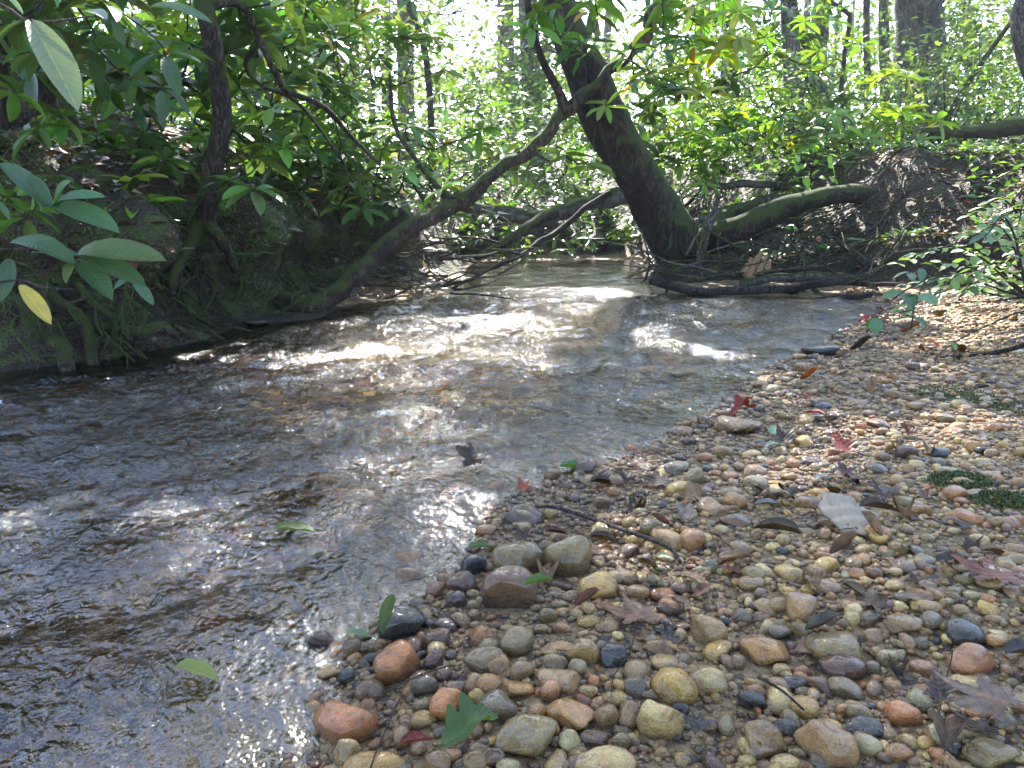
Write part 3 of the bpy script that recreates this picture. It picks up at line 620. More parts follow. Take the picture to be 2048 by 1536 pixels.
def in_patch(gx_, gy_, grow=1.0):
    k = np.zeros(len(gx_), bool)
    grow = grow * (1 + 1.1 * fbm(gx_ * 5, gy_ * 5, 3))
    for a, b_, c, d in PT: k |= ((gx_ - a) / (c * grow)) ** 2 + ((gy_ - b_) / (d * grow)) ** 2 < 1
    return k

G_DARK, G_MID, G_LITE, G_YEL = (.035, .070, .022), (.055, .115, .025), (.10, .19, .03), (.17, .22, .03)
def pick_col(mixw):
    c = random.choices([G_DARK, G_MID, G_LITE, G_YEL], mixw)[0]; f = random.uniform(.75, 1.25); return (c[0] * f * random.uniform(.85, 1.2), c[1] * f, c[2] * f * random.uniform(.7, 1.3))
def whorl(c, size, mixw, droop=.15, axis=None, n=None):
    """leaves around a shoot tip: list of (pos, dir, up, len, colour)"""
    ax = np.array([random.gauss(0, .35), random.gauss(0, .35), 1.0]) if axis is None else np.array(axis, float)
    ax /= np.linalg.norm(ax); u = np.cross(ax, (.3, 1, .1)); u /= np.linalg.norm(u); v = np.cross(ax, u)
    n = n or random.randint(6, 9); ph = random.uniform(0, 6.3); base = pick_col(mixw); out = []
    for k in range(n):
        th = ph + k * 6.283 / n + random.gauss(0, .16); el = random.gauss(.12 - droop, .28)
        d = (u * math.cos(th) + v * math.sin(th)) * math.cos(el) + ax * math.sin(el)
        cc = tuple(q * random.uniform(.8, 1.25) for q in base)
        if random.random() < .004: cc = (.30, .17, .02)
        out.append((np.array(c) + d * .012, d, ax, size * random.uniform(.7, 1.12), cc))
    return out
def place_leaf(root, lf, name='leaf'):
    pos, d, up, L, cc = lf; x, y, z = leaf_basis(d[None], up[None]); x, y, z = x[0], y[0], z[0]
    o = bpy.data.objects.new(name, random.choice(LF)); S.collection.objects.link(o); o.parent = root
    q = pos - np.array(root.location)
    o.matrix_basis = Matrix(((x[0] * L, y[0] * L, z[0] * L, q[0]), (x[1] * L, y[1] * L, z[1] * L, q[1]), (x[2] * L, y[2] * L, z[2] * L, q[2]), (0, 0, 0, 1)))
    o.color = (*cc, 1); return o
def twig_net(base, tips, r0, rt=.003, seed=0, extra_nodes=()):
    """connect every tip to the nearest earlier node: arching stems as tube specs"""
    tips = sorted(tips, key=lambda t: np.linalg.norm(np.array(t) - base)); nodes = [np.array(base, float)] + [np.array(e, float) for e in extra_nodes]; specs = []
    rr = random.Random(seed); D0 = max(np.linalg.norm(np.array(tips[-1]) - base), .1)
    for t in tips:
        t = np.array(t, float); nd_ = min(nodes, key=lambda q: np.linalg.norm(q - t) + .35 * np.linalg.norm(q - base) * .2)
        L = np.linalg.norm(t - nd_)
        if L < 1e-3: continue
        sag = np.array([rr.gauss(0, .10), rr.gauss(0, .10), -.12 + rr.gauss(0, .08)]) * L
        m1 = nd_ + (t - nd_) * .38 + sag; m2 = nd_ + (t - nd_) * .75 + sag * .8
        ra = max(rt, r0 * (1 - .85 * min(1, np.linalg.norm(nd_ - base) / D0)) * .5)
        specs.append(([nd_, m1, m2, t], [ra, ra * .8, max(rt, ra * .55), rt], dict(sides=6, step=.09, lump=.08, seed=rr.randint(0, 99))))
        nodes += [m1, m2, t]
    return specs
def bush(name, label, cat, base, regions, size, mixw, mat, r0=.02, group=None, droop=.15, limit=300, seed=0, nodes=(), stems=()):
    """regions: (px0, px1, py0, py1, d0, d1, n whorls)"""
    random.seed(seed); tips = []
    for (x0, x1, y0, y1, d0, d1, n) in regions:
        for _ in range(n): tips.append(at(random.uniform(x0, x1), random.uniform(y0, y1), random.uniform(d0, d1)))
    T_ = np.array(tips); hx, hy = ground_hit(T_); keep = ~in_patch(hx, hy, .9) & (T_[:, 2] > land(T_[:, 0], T_[:, 1]) + .08)
    tips = [t for t, k in zip(tips, keep) if k]
    root = thing(name, label, cat, base, group)
    specs = list(stems) + twig_net(np.array(base), tips, r0, seed=seed, extra_nodes=nodes)
    ob = link('branches', tubes_mesh('branches', specs, mat, base), root)
    lv = []
    for t in tips: lv += whorl(t, size * random.uniform(.85, 1.15), mixw, droop)
    def score(l):
        p = proj(l[0]); vis = -60 < p[0] < 2110 and -60 < p[1] < 1560
        return -(l[3] / max(l[0][1], .3)) if vis else 1
    lv.sort(key=score)
    for l in lv[:limit]: place_leaf(root, l)
    if len(lv) > limit:
        r = lv[limit:]
        o = leaf_mass('leaves', np.array([l[0] for l in r]), np.array([l[1] for l in r]), np.array([l[2] for l in r]), np.array([l[3] for l in r]), np.array([l[3] * .36 for l in r]),
                      np.array([l[4] for l in r]), M['leaf_mass'], root, base); o['kind'] = 'stuff'
    return root

# ---- the leaning tree
BASE = at(1385, 575, 5.9)
tr_ = thing('leaning_tree', 'thick dark mossy tree leaning left over the far side of the stream', 'tree', BASE)
pts, rad = path_px([(1400, 600, 163.7, 5.95), (1385, 555, 126.5, 5.9), (1355, 490, 101.2, 5.85), (1308, 410, 89.3, 5.8), (1262, 330, 83.3, 5.7), (1210, 240, 83.3, 5.6), (1175, 150, 74.4, 5.5), (1130, 50, 67.0, 5.4), (1105, -40, 62.5, 5.35), (1060, -200, 59.5, 5.3), (980, -600, 52.1, 5.5), (900, -1500, 40.9, 6.2), (900, -2300, 29.8, 7.5)])
link('trunk', tubes_mesh('trunk', [(pts, rad, dict(sides=28, step=.03, lump=.07, seed=4))], M['bark_tree'], BASE), tr_)
def rootpart(nm, lst, mat, root, origin, seed=0, lump=.14, wig=.0):
    pts, rad = path_px(lst); return link(nm, tubes_mesh(nm, [(pts, rad, dict(sides=12, step=.04, lump=lump, seed=seed, wig=wig))], mat, origin), root)
rootpart('root', [(1370, 500, 80, 5.9), (1420, 478, 62, 5.7), (1480, 455, 50, 5.6), (1550, 425, 44, 5.6), (1620, 400, 36, 5.65), (1700, 388, 34, 5.8), (1760, 392, 26, 6.2), (1800, 400, 16, 6.8)], M['bark_tree'], tr_, BASE, 1)
rootpart('root', [(1390, 520, 90, 5.85), (1440, 505, 60, 5.8), (1500, 515, 42, 5.8), (1550, 540, 30, 5.7), (1590, 580, 22, 5.6)], M['root'], tr_, BASE, 2)
rootpart('root', [(1380, 540, 80, 5.8), (1400, 570, 60, 5.6), (1430, 596, 36, 5.4)], M['bark'], tr_, BASE, 3)
rootpart('root', [(1360, 540, 80, 5.85), (1335, 575, 50, 5.7), (1315, 592, 30, 5.6)], M['bark'], tr_, BASE, 5)
rootpart('root', [(1400, 500, 60, 5.9), (1440, 440, 30, 6.2), (1500, 415, 24, 6.4), (1600, 395, 18, 6.7)], M['root'], tr_, BASE, 6)
for k, lst in enumerate([[(1175, 190, 8, 5.28), (1200, 250, 6, 5.25), (1215, 310, 5, 5.35), (1222, 350, 3, 5.45)], [(1190, 200, 7, 5.28), (1250, 260, 5, 5.3), (1262, 330, 4, 5.4)], [(1160, 160, 7, 5.2), (1185, 240, 5, 5.2), (1190, 300, 3, 5.3)]]):
    rootpart('vine', lst, M['twig'], tr_, BASE, 10 + k, .05, .004)

# ---- the crossing rhododendron trunk
B2 = at(520, 600, 4.0)
ct = thing('rhododendron_tree', 'curved bare reddish trunk rising from the left bank across the stream', 'tree', B2)
pts, rad = path_px([(470, 585, 14.4, 4.2), (500, 590, 35.9, 4.05), (545, 602, 41.6, 3.95), (600, 616, 44.5, 3.92), (650, 604, 43.1, 4.0), (690, 563, 38.7, 4.1), (740, 522, 37.4, 4.2), (800, 474, 33.0, 4.3), (850, 438, 31.6, 4.4), (905, 410, 33.0, 4.5), (925, 398, 37.4, 4.55), (955, 375, 27.2, 4.6),
                        (1000, 340, 25.9, 4.7), (1060, 298, 24.4, 4.8), (1110, 248, 23.0, 4.9), (1160, 200, 23.0, 5.0), (1215, 145, 20.8, 5.05), (1262, 105, 19.4, 5.1), (1285, 80, 23.0, 5.1), (1305, 30, 17.9, 5.1), (1345, -40, 16.5, 5.1), (1400, -160, 14.4, 5.1)])
link('trunk', tubes_mesh('trunk', [(pts, rad, dict(sides=18, step=.025, lump=.2, seed=9, wig=.011))], M['bark_red'], B2), ct)
rootpart('limb', [(1130, 225, 30, 4.95), (1120, 190, 18, 4.95), (1085, 120, 14, 4.9), (1060, 40, 12, 4.8), (1050, -60, 10, 4.7)], M['bark_red'], ct, B2, 12, .1)
rootpart('limb', [(905, 408, 30, 4.5), (880, 380, 12, 4.6), (840, 330, 9, 4.7), (790, 250, 8, 4.8), (780, 150, 7, 4.9)], M['bark_red'], ct, B2, 13, .1)

# ---- left bank trunk
B3 = at(405, 470, 3.35)
lt = thing('rhododendron_tree', 'upright dark bare trunk standing on top of the left bank', 'tree', B3)
pts, rad = path_px([(400, 500, 52.7, 3.35), (408, 450, 40.8, 3.35), (420, 370, 35.7, 3.33), (438, 290, 37.4, 3.3), (444, 220, 35.7, 3.28), (434, 140, 34.0, 3.25), (420, 60, 34.0, 3.2), (402, -20, 32.3, 3.2), (370, -200, 28.9, 3.2)])
link('trunk', tubes_mesh('trunk', [(pts, rad, dict(sides=16, step=.025, lump=.09, seed=21))], M['bark'], B3), lt)
rootpart('limb', [(415, 10, 26, 3.2), (450, 4, 18, 3.25), (485, 12, 15, 3.3), (515, 70, 13, 3.4), (560, 165, 12, 3.5), (580, 185, 11, 3.55), (650, 215, 9, 3.7), (700, 270, 8, 3.8), (760, 330, 6, 4.0)], M['bark'], lt, B3, 22, .1)
rootpart('limb', [(515, 90, 10, 3.42), (490, 130, 8, 3.5), (520, 170, 7, 3.5), (600, 210, 6, 3.6), (690, 330, 5, 3.8)], M['bark'], lt, B3, 23, .1)
rootpart('root', [(400, 440, 26, 3.35), (380, 490, 24, 3.2), (350, 545, 20, 3.05), (345, 590, 12, 3.0)], M['root'], lt, B3, 24)
rootpart('root', [(415, 450, 26, 3.3), (450, 490, 22, 3.3), (470, 540, 18, 3.4)], M['bark_moss'], lt, B3, 25)

# ---- two dark old trunks far left
for k, (lst, lb) in enumerate([([(60, 330, 110, 3.7), (65, 260, 80, 3.7), (70, 150, 78, 3.7), (80, 30, 72, 3.7), (90, -150, 66, 3.7), (95, -500, 60, 3.8)], 'thick dark trunk in shadow at the far left edge'),
                               ([(150, 300, 62, 4.1), (135, 262, 48, 4.1), (118, 200, 42, 4.1), (105, 120, 38, 4.1), (95, 0, 34, 4.1), (80, -200, 30, 4.1)], 'thinner leaning trunk with brown moss right of the thick dark left trunk'),
                               ([(-40, 330, 90, 3.2), (-30, 200, 70, 3.2), (-20, 40, 60, 3.2), (-10, -150, 50, 3.2)], 'dark trunk cut by the left edge of the picture')]):
    pts, rad = path_px(lst); t = thing('old_tree', lb, 'tree', pts[0]); link('trunk', tubes_mesh('trunk', [(pts, rad, dict(sides=18, step=.04, lump=.1, seed=30 + k))], M['bark'], pts[0]), t)

# ---- mossy roots and stump at the lower left
def stick(name, lst, mat, label, cat, group=None, seed=0, lump=.2, wig=.006, sides=9, side=()):
    pts, rad = path_px(lst); o_ = pts[0]
    specs = [(pts, rad, dict(sides=sides, step=.03, lump=lump, seed=seed, wig=wig))]
    for s_ in side:
        p2, r2 = path_px(s_); specs.append((p2, r2, dict(sides=6, step=.03, lump=.05, seed=seed + 1, wig=.003)))
    return tag(link(name, tubes_mesh(name, specs, mat, o_), None, o_), label, cat, group)
GR = 'roots exposed in the left bank'
WG = .014
stick('root', [(60, 560, 26, 2.75), (120, 600, 32, 2.66), (165, 650, 30, 2.6), (190, 700, 26, 2.56), (205, 745, 24, 2.55)], M['root'], 'thick mossy root sloping down into the water at the lower left', 'root', GR, 41, .34, WG)
stick('root', [(20, 590, 24, 2.6), (70, 640, 28, 2.5), (110, 690, 26, 2.46), (135, 745, 22, 2.45)], M['root'], 'bare brown root left of the thick mossy root at lower left', 'root', GR, 42, .34, WG)
stick('root', [(170, 665, 30, 2.68), (230, 655, 32, 2.7), (290, 655, 28, 2.76), (340, 652, 22, 2.82), (362, 668, 14, 2.85)], M['bark_moss'], 'mossy root lying level just above the water at the lower left', 'root', GR, 43, .34, WG)
stick('root', [(150, 560, 18, 2.8), (190, 610, 18, 2.7), (240, 650, 16, 2.66), (270, 690, 12, 2.64)], M['root'], 'mossy root behind the level one on the left bank', 'root', GR, 44, .34, WG)
for k in range(34):
    random.seed(400 + k); px = random.uniform(180, 640); py = random.uniform(500, 600); d = 2.95 + (px - 180) / 460 * 1.0
    l = [(px, py, random.uniform(4, 9), d)]
    for j in range(4): px += random.uniform(-30, 34); py += random.uniform(8, 30); l.append((px, py, l[-1][2] * .8, d - .08 * (j + 1)))
    stick('root', l, M['root'], autolabel('thin dangling root', *l[0][:2]), 'root', 'thin roots dangling from the left bank', k, .1, .006, 6)

for k in range(26):
    random.seed(450 + k); px = random.uniform(10, 260); py = random.uniform(560, 640); d = 2.42 + px / 260 * .28
    l = [(px, py, random.uniform(4, 10), d)]
    for j in range(4): px += random.uniform(-22, 30); py += random.uniform(10, 32); l.append((px, py, l[-1][2] * .78, d - .03 * (j + 1)))
    stick('root', l, M['root'], autolabel('thin crooked hanging root', *l[0][:2]), 'root', 'thin roots dangling from the left bank', 60 + k, .15, .010, 6)

# ---- fallen logs and driftwood
stick('fallen_log', [(930, 412, 22, 6.6), (1000, 425, 26, 6.5), (1060, 436, 28, 6.4), (1120, 425, 30, 6.5), (1180, 405, 30, 6.6), (1260, 388, 32, 6.8)], M['bark_grey'], 'grey fallen log spanning the stream behind the leaning tree', 'log', seed=51)
stick('fallen_branch', [(1110, 425, 20, 6.4), (1060, 450, 20, 6.2), (1000, 490, 18, 6.0), (950, 520, 14, 5.8)], M['bark'], 'dark forked branch slanting from the grey log down to the water', 'branch', seed=52)
stick('fallen_branch', [(1220, 385, 12, 6.0), (1160, 425, 12, 5.9), (1110, 465, 11, 5.8), (1040, 510, 9, 5.6), (960, 548, 7, 5.45), (905, 578, 6, 5.2)], M['bark_wet'], 'long thin bare branch dipping into the stream under the log', 'branch', seed=53, side=[[(1040, 508, 5, 5.6), (1000, 500, 4, 5.6), (960, 515, 3, 5.5)], [(960, 548, 5, 5.45), (920, 545, 3, 5.4), (880, 560, 2, 5.3)]])
stick('fallen_branch', [(1400, 440, 16, 6.3), (1470, 415, 17, 6.4), (1560, 395, 16, 6.5), (1640, 385, 12, 6.6)], M['bark_grey'], 'straight grey branch resting above the mossy root right of the leaning tree', 'branch', seed=54)
stick('fallen_branch', [(1400, 375, 12, 7.2), (1480, 368, 14, 7.2), (1560, 372, 12, 7.2)], M['bark_grey'], 'short pale branch lying on the right bank below the shrubs', 'branch', seed=55)
stick('upright_stick', [(1405, 570, 12, 5.35), (1400, 520, 13, 5.4), (1412, 475, 13, 5.45), (1428, 430, 12, 5.5), (1433, 400, 8, 5.5)], M['bark_grey'], 'crooked grey stick standing up in front of the leaning tree base', 'stick', seed=56)
stick('driftwood', [(1300, 562, 14, 4.95), (1380, 578, 18, 4.85), (1470, 583, 18, 4.78), (1560, 577, 18, 4.75), (1660, 567, 15, 4.75), (1800, 568, 9, 4.8)], M['bark_wet'], 'longest dark wet driftwood pole along the far waterline', 'driftwood', 'driftwood pile under the right bank', 57, side=[[(1590, 572, 7, 4.9), (1620, 590, 5, 4.85), (1650, 603, 4, 4.8)], [(1340, 570, 7, 5.0), (1330, 590, 5, 4.9)]])
stick('driftwood', [(1480, 568, 14, 4.9), (1540, 558, 18, 4.9), (1620, 550, 20, 4.9), (1700, 556, 11, 4.85), (1755, 580, 6, 4.7)], M['bark_grey'], 'grey driftwood limb lying on the wet pole', 'driftwood', 'driftwood pile under the right bank', 58)
stick('driftwood', [(1630, 600, 12, 4.6), (1720, 596, 18, 4.62), (1820, 592, 18, 4.7)], M['bark_wet'], 'dark sunken log at the right end of the driftwood pile', 'driftwood', 'driftwood pile under the right bank', 59)
stick('driftwood', [(1610, 605, 5, 4.7), (1650, 600, 12, 4.72), (1625, 575, 8, 4.8)], M['bark_grey'], 'small pale forked driftwood piece poking from the water', 'driftwood', 'driftwood pile under the right bank', 60)
stick('driftwood', [(1440, 545, 12, 5.1), (1500, 550, 14, 5.05), (1600, 540, 12, 5.0), (1680, 525, 8, 5.0)], M['bark_wet'], 'dark limb behind the grey driftwood against the bank', 'driftwood', 'driftwood pile under the right bank', 61)
bm = bmesh.new(); q_ = at(1512, 530, 5.0)
for sx_, sy_, h_ in ((0, 0, .09), (.05, .01, .06), (-.05, 0, .05), (.08, .0, .03), (.025, -.03, .045), (-.025, -.02, .07)):
    a_ = bmesh.ops.create_cone(bm, cap_ends=True, segments=5, radius1=.035, radius2=.006, depth=h_ * 2)['verts']
    for v in a_: v.co = Vector((v.co.x * 1.1 + sx_ + v.co.z * .4, v.co.y + sy_, v.co.z)) + Vector((random.uniform(-.006, .006), random.uniform(-.006, .006), random.uniform(-.008, .008)))
me = bpy.data.meshes.new('broken_stump'); bm.to_mesh(me); bm.free(); me.materials.append(M['wood'])
tag(link('broken_stump', me, None, tuple(q_)), 'splintered orange-brown chunk of broken wood at the tree foot', 'wood')
for k in range(46):
    random.seed(700 + k); px = random.uniform(1290, 1800); py = random.uniform(500, 585); d = random.uniform(4.65, 5.3); L = random.uniform(25, 75); a = random.uniform(-2.9, -.2)
    l = [(px + math.cos(a) * L * j + random.uniform(-8, 8), py + math.sin(a) * L * .55 * j + random.uniform(-6, 6), max(1.6, 5.5 - 1.3 * j), d + j * random.uniform(-.06, .06)) for j in range(4)]
    stick('twig', l, M['bark_grey' if k % 3 == 0 else 'root'], autolabel('thin tangled ' + ('grey' if k % 3 == 0 else 'brown') + ' twig', *l[1][:2]), 'twig', 'twigs tangled in the driftwood pile', k, .05, .004, 5)
for k in range(30):
    random.seed(900 + k); px = random.uniform(680, 1000); py = random.uniform(470, 585); d = 5.3 - (py - 470) / 115 * .8; L = random.uniform(25, 60); a = random.uniform(-.9, .6) + (3.14 if k % 2 else 0)
    l = [(px + math.cos(a) * L * j, py + math.sin(a) * L * .5 * j + random.uniform(-6, 6), max(1.5, 5 - 1.2 * j), d) for j in range(4)]
    stick('twig', l, M['bark_grey' if k % 3 == 0 else 'twig'], autolabel('thin dead ' + ('grey' if k % 3 == 0 else 'brown') + ' twig', *l[1][:2]), 'twig', 'dead twigs at the foot of the left bank', k, .05, .004, 5)
stick('mossy_log', [(1840, 262, 16.1, 8.2), (1900, 262, 22.3, 8.1), (1980, 262, 26.0, 8.0), (2060, 250, 27.3, 7.9), (2200, 240, 27.3, 7.8)], M['bark_moss'], 'long mossy log lying on top of the right bank', 'log', seed=65)
stick('twig', [(1770, 498, 2.5, 3.7), (1800, 503, 3.1, 3.7), (1860, 500, 2.5, 3.7), (1930, 494, 1.9, 3.7)], M['bark_grey'], 'pale bent twig reaching out from the right bank shrub', 'twig', seed=66, side=[[(1770, 498, 2.5, 3.7), (1745, 525, 2.5, 3.7), (1735, 560, 1.9, 3.7)]])
stick('twig', [(1880, 716, 7, 2.55), (1930, 714, 9, 2.5), (1990, 704, 10, 2.45), (2060, 690, 10, 2.4)], M['bark_wet'], 'dark fallen branch lying on gravel at the right edge', 'twig', seed=67)
def gpt(px, py, w, lift=.01):
    g = on(px, py, .05)
    for _ in range(3): g = on(px, py, land1(g[0], g[1]) + lift)
    return g, w / 2 * g[1] / F
def gstick(pp, label, mat, seed, name='twig'):
    P_, r_ = zip(*[gpt(a, b_, c, .02) for a, b_, c in pp]); o0 = P_[0]
    return tag(link(name, tubes_mesh(name, [(list(P_), list(r_), dict(sides=8, step=.008, lump=.1, seed=seed, wig=.0012))], mat, o0), None, o0), label, 'twig')
gstick([(1075, 1014, 6), (1110, 1016, 8), (1200, 1042, 10), (1290, 1073, 10), (1340, 1098, 9), (1358, 1125, 9)], 'curved black twig lying across the pebbles behind the twin boulders', M['bark_wet'], 70)
gstick([(740, 1540, 4), (770, 1470, 4), (800, 1400, 4)], 'thin brown stem between the largest orange stone and the red-orange one', M['twig'], 71)
gstick([(770, 1385, 3), (840, 1350, 4), (900, 1330, 3)], 'thin twig lying across the big glossy orange stone', M['twig'], 72)
gstick([(1515, 1355, 4), (1560, 1380, 6), (1605, 1420, 5)], 'short dark twig behind the dark grey oval stone', M['bark_wet'], 73)
gstick([(1275, 1245, 3), (1262, 1300, 3), (1230, 1350, 3), (1222, 1395, 2)], 'thin reddish stem right of the glossy black stone', M['twig'], 74)
gstick([(1905, 1300, 3), (1880, 1400, 3), (1870, 1450, 3)], 'thin leaf stalk left of the torn brown leaf', M['twig'], 75)

# bark slab
g, _ = gpt(1700, 1050, 1, .0)
bm = bmesh.new(); bmesh.ops.create_grid(bm, x_segments=16, y_segments=14, size=1)
for v in bm.verts:
    x, y = v.co.x, v.co.y; r_ = math.hypot(x, y); th = math.atan2(y, x); k = .84 + .07 * math.sin(th * 3 + 1) + .05 * math.sin(th * 7) + .04 * math.sin(th * 13)
    m_ = max(abs(x), abs(y)); s_ = k * (m_ / (r_ + 1e-6)) if r_ > 0 else 1
    v.co = (x * s_ * .052, y * s_ * .056, .006 + .006 * math.cos(x * 2.2) + .0015 * math.sin(x * 22) + .002 * math.sin(y * 9))
ex = bmesh.ops.solidify(bm, geom=bm.faces[:], thickness=.006)
me = bpy.data.meshes.new('bark_slab'); bm.to_mesh(me); bm.free(); me.materials.append(M['slab'])
for p in me.polygons: p.use_smooth = True
o = link('bark_slab', me, None, (g[0], g[1], land1(g[0], g[1]) + .012)); o.rotation_euler = (R(14), R(8), R(8)); tag(o, 'grey weathered slab of bark lying flat on the pebbles', 'bark')

# ------------------------------------------------------------------ fallen leaves
def lobed(kind, seed, curl=.25):
    r_ = random.Random(seed); nt_ = 60; rings = (0, .3, .55, .78, 1); V = []; UV = []
    for q in rings:
        for k in range(nt_):
            th = k / nt_ * 2 * math.pi
            if kind == 'maple':
                lob = sum(math.exp(-((((th - c + math.pi) % (2 * math.pi)) - math.pi) / wv) ** 2) * h for c, wv, h in ((1.57, .33, .62), (.55, .30, .5), (2.59, .30, .5), (-.35, .28, .3), (3.49, .28, .3)))
                r = (.40 + lob + .05 * math.sin(th * 17 + seed) + .04 * math.sin(th * 29)) * (1 + .22 * math.sin(th * 2 + seed * 3) + .12 * math.sin(th * 5 + seed)) * r_.uniform(.9, 1.08) if q == rings[0] or True else 0
                if abs(((th - 4.712 + math.pi) % (2 * math.pi)) - math.pi) < .18: r *= .55
            elif kind == 'oak':
                r = 0
            else: r = 1
            x, y = math.cos(th) * r * .62, math.sin(th) * r * .62
            V.append((x * q, y * q, 0)); UV.append((.5 + .5 * x * q * 1.2, .5 + .5 * y * q))
    V = np.array(V, float)
    x, y = V[:, 0].copy(), V[:, 1].copy(); rr = np.hypot(x, y)
    V[:, 2] = curl * (rr ** 2 * .8 + .25 * np.sin(x * 6 + seed) * np.sin(y * 5 + seed * 2) + .05 * np.sin(x * 15 + seed) * rr)
    Fq = [(i * nt_ + k, i * nt_ + (k + 1) % nt_, (i + 1) * nt_ + (k + 1) % nt_, (i + 1) * nt_ + k) for i in range(len(rings) - 1) for k in range(nt_)]
    return mesh_from('leaf', V, Fq, mat=M['dead'], uv=UV)
def oakleaf(seed, curl=.15, lobes=4, wid=.32, mat='dead'):
    rows = 40; V = []; UV = []
    for i in range(rows + 1):
        t = i / rows; env = math.sin(math.pi * min(1, max(0, (t - .12) / .88)) ** .75) if t > .12 else 0
        lb = .5 + .5 * abs(math.sin(math.pi * lobes * t + .4)) ** .7; w = max(.012, wid * env * lb)
        for s in (-1, -.5, 0, .5, 1):
            V.append((s * w, t + abs(s) * w * .35, curl * (.9 * (s * w / wid) ** 2 - (t - .4) ** 2 + .15 * math.sin(t * 11 + s + seed)))); UV.append((.5 + s * .5, t))
    Fq = [(i * 5 + s, i * 5 + s + 1, i * 5 + 6 + s, i * 5 + 5 + s) for i in range(rows) for s in range(4)]
    return mesh_from('leaf', V, Fq, mat=M[mat], uv=UV)
MAP = [lobed('maple', s, c) for s, c in ((1, .22), (2, .38), (3, .6), (4, .3))]
OAK = [oakleaf(1, .15), oakleaf(2, .4, 3, .28), oakleaf(3, .6, 4, .34)]
OVL = [leaf_mesh('leaf', M['dead'], .42, c, f, seed=s, wavy=.02) for s, c, f in ((1, .15, .15), (2, .35, .25), (3, -.3, .3))]
OAKG = oakleaf(1, .30, 4, .34, 'leaf'); OVLG = [leaf_mesh('leaf', M['leaf'], .42, c, f, seed=s, wavy=.03) for s, c, f in ((1, .15, .15), (2, .35, .25), (3, -.3, .3))]
def fleaf(px, py, size_px, mesh, colr, rot, tilt, label, z=.012, zabs=None, group='fallen leaves on the gravel', rx=0):
    if zabs is not None: g = on(px, py, zabs)
    else:
        g, _ = gpt(px, py, 1, z); 
    L = size_px * g[1] / F
    o = link('fallen_leaf', mesh, None, (g[0], g[1], (zabs if zabs is not None else land1(g[0], g[1]) + z))); o.scale = (L, L, L)
    o.rotation_euler = (R(tilt), R(rx), R(rot)); o.color = (*colr, 1)
    return tag(o, label, 'leaf', group)
DK, MR, BR, RD, GN, PG, YL, TN = (.038, .024, .013), (.085, .028, .016), (.095, .050, .022), (.17, .022, .014), (.05, .10, .02), (.16, .22, .10), (.36, .24, .04), (.16, .10, .06)
o = fleaf(868, 1500, 185, OAKG, (.055, .09, .02), -52, 12, 'green oak leaf with pointed lobes on wet pebbles near the bottom', .03)
stk = link('stalk', tubes_mesh('stalk', [([(0, .1, 0), (-.02, -.05, -.01), (-.05, -.2, -.03)], [.008, .007, .006], dict(sides=6, step=.03, lump=.02))], M['twig']), o)
fleaf(800, 1490, 75, OVL[1], RD, -60, 5, 'narrow red leaf tucked under the green oak leaf', .02)
fleaf(950, 918, 74, MAP[2], DK, 20, 30, 'curled dark leaf standing up out of the shallow water', zabs=.045)
fleaf(545, 1062, 90, OVLG[0], (.05, .085, .012), -82, 5, 'glossy green leaf drifting on the stream surface', zabs=.012, group='leaves in the stream')
fleaf(350, 1335, 108, OVLG[0], (.17, .20, .045), -105, 3, 'pale green leaf floating in the foreground stream', zabs=.008, group='leaves in the stream')
fleaf(1120, 935, 60, OVLG[1], (.07, .16, .05), -80, 5, 'green leaf in shallow water below the dark wet stone', zabs=.006, group='leaves in the stream')
fleaf(765, 1268, 82, OVLG[2], (.055, .08, .02), -25, 35, 'upright green leaf leaning on the black rough rock', .03)
fleaf(690, 1268, 60, OVLG[0], (.14, .2, .1), -95, 5, 'pale green leaf lying left of the black rough rock', .012)
fleaf(1050, 1172, 62, OVLG[1], (.07, .12, .02), -78, 25, 'green leaf propped between the pitted brown stone and the right boulder', .05)
fleaf(935, 1098, 60, OVLG[0], (.06, .1, .03), -75, 8, 'blue-green leaf behind the left tan boulder', .012)
fleaf(1045, 1075, 52, MAP[1], DK, 30, 15, 'black folded leaf right behind the left tan boulder', .02)
fleaf(1090, 1065, 48, OVL[1], MR, -85, 10, 'maroon leaf right of the black folded leaf', .02)
fleaf(1275, 1232, 115, MAP[0], (.13, .065, .04), 15, 5, 'flat maroon maple leaf pressed on the pebbles', .016)
fleaf(1150, 1210, 60, OVL[2], MR, -70, 5, 'maroon leaf piece left of the flat maple leaf', .02)
fleaf(1345, 1278, 60, MAP[3], DK, 60, 15, 'black crumpled leaf beside the flat maroon maple leaf', .02)
fleaf(1085, 1305, 85, OVL[0], (.32, .20, .12), -80, 8, 'pale brown oval leaf between the long olive stones and the black stone', .022)
fleaf(1300, 1130, 75, MAP[2], DK, 120, 20, 'dark crumpled leaf at the end of the curved twig', .02)
fleaf(1315, 1115, 34, OVL[0], (.3, .38, .28), -95, 5, 'small pale green leaf at the twig end', .03)
fleaf(1180, 1075, 60, OVL[1], DK, -100, 10, 'dark brown leaf in front of the curved twig middle', .014)
fleaf(1600, 1070, 95, OVL[1], DK, 60, 15, 'dark leaf folded against the left edge of the grey bark slab', .02)
fleaf(1660, 1108, 72, OVL[2], BR, -80, 15, 'curled brown leaf in front of the grey bark slab', .02)
fleaf(1695, 1100, 48, MAP[1], DK, 30, 25, 'black crumpled leaf in front of the grey bark slab', .02)
fleaf(1720, 1015, 80, OVL[1], DK, -85, 10, 'dark leaf lying on the back of the grey bark slab', .04)
fleaf(1770, 985, 80, MAP[2], (.06, .04, .035), 40, 20, 'dark brown leaf behind the grey bark slab', .02)
fleaf(1700, 950, 72, MAP[1], MR, 80, 20, 'maroon curled leaf behind the slab, right of a grey stone', .02)
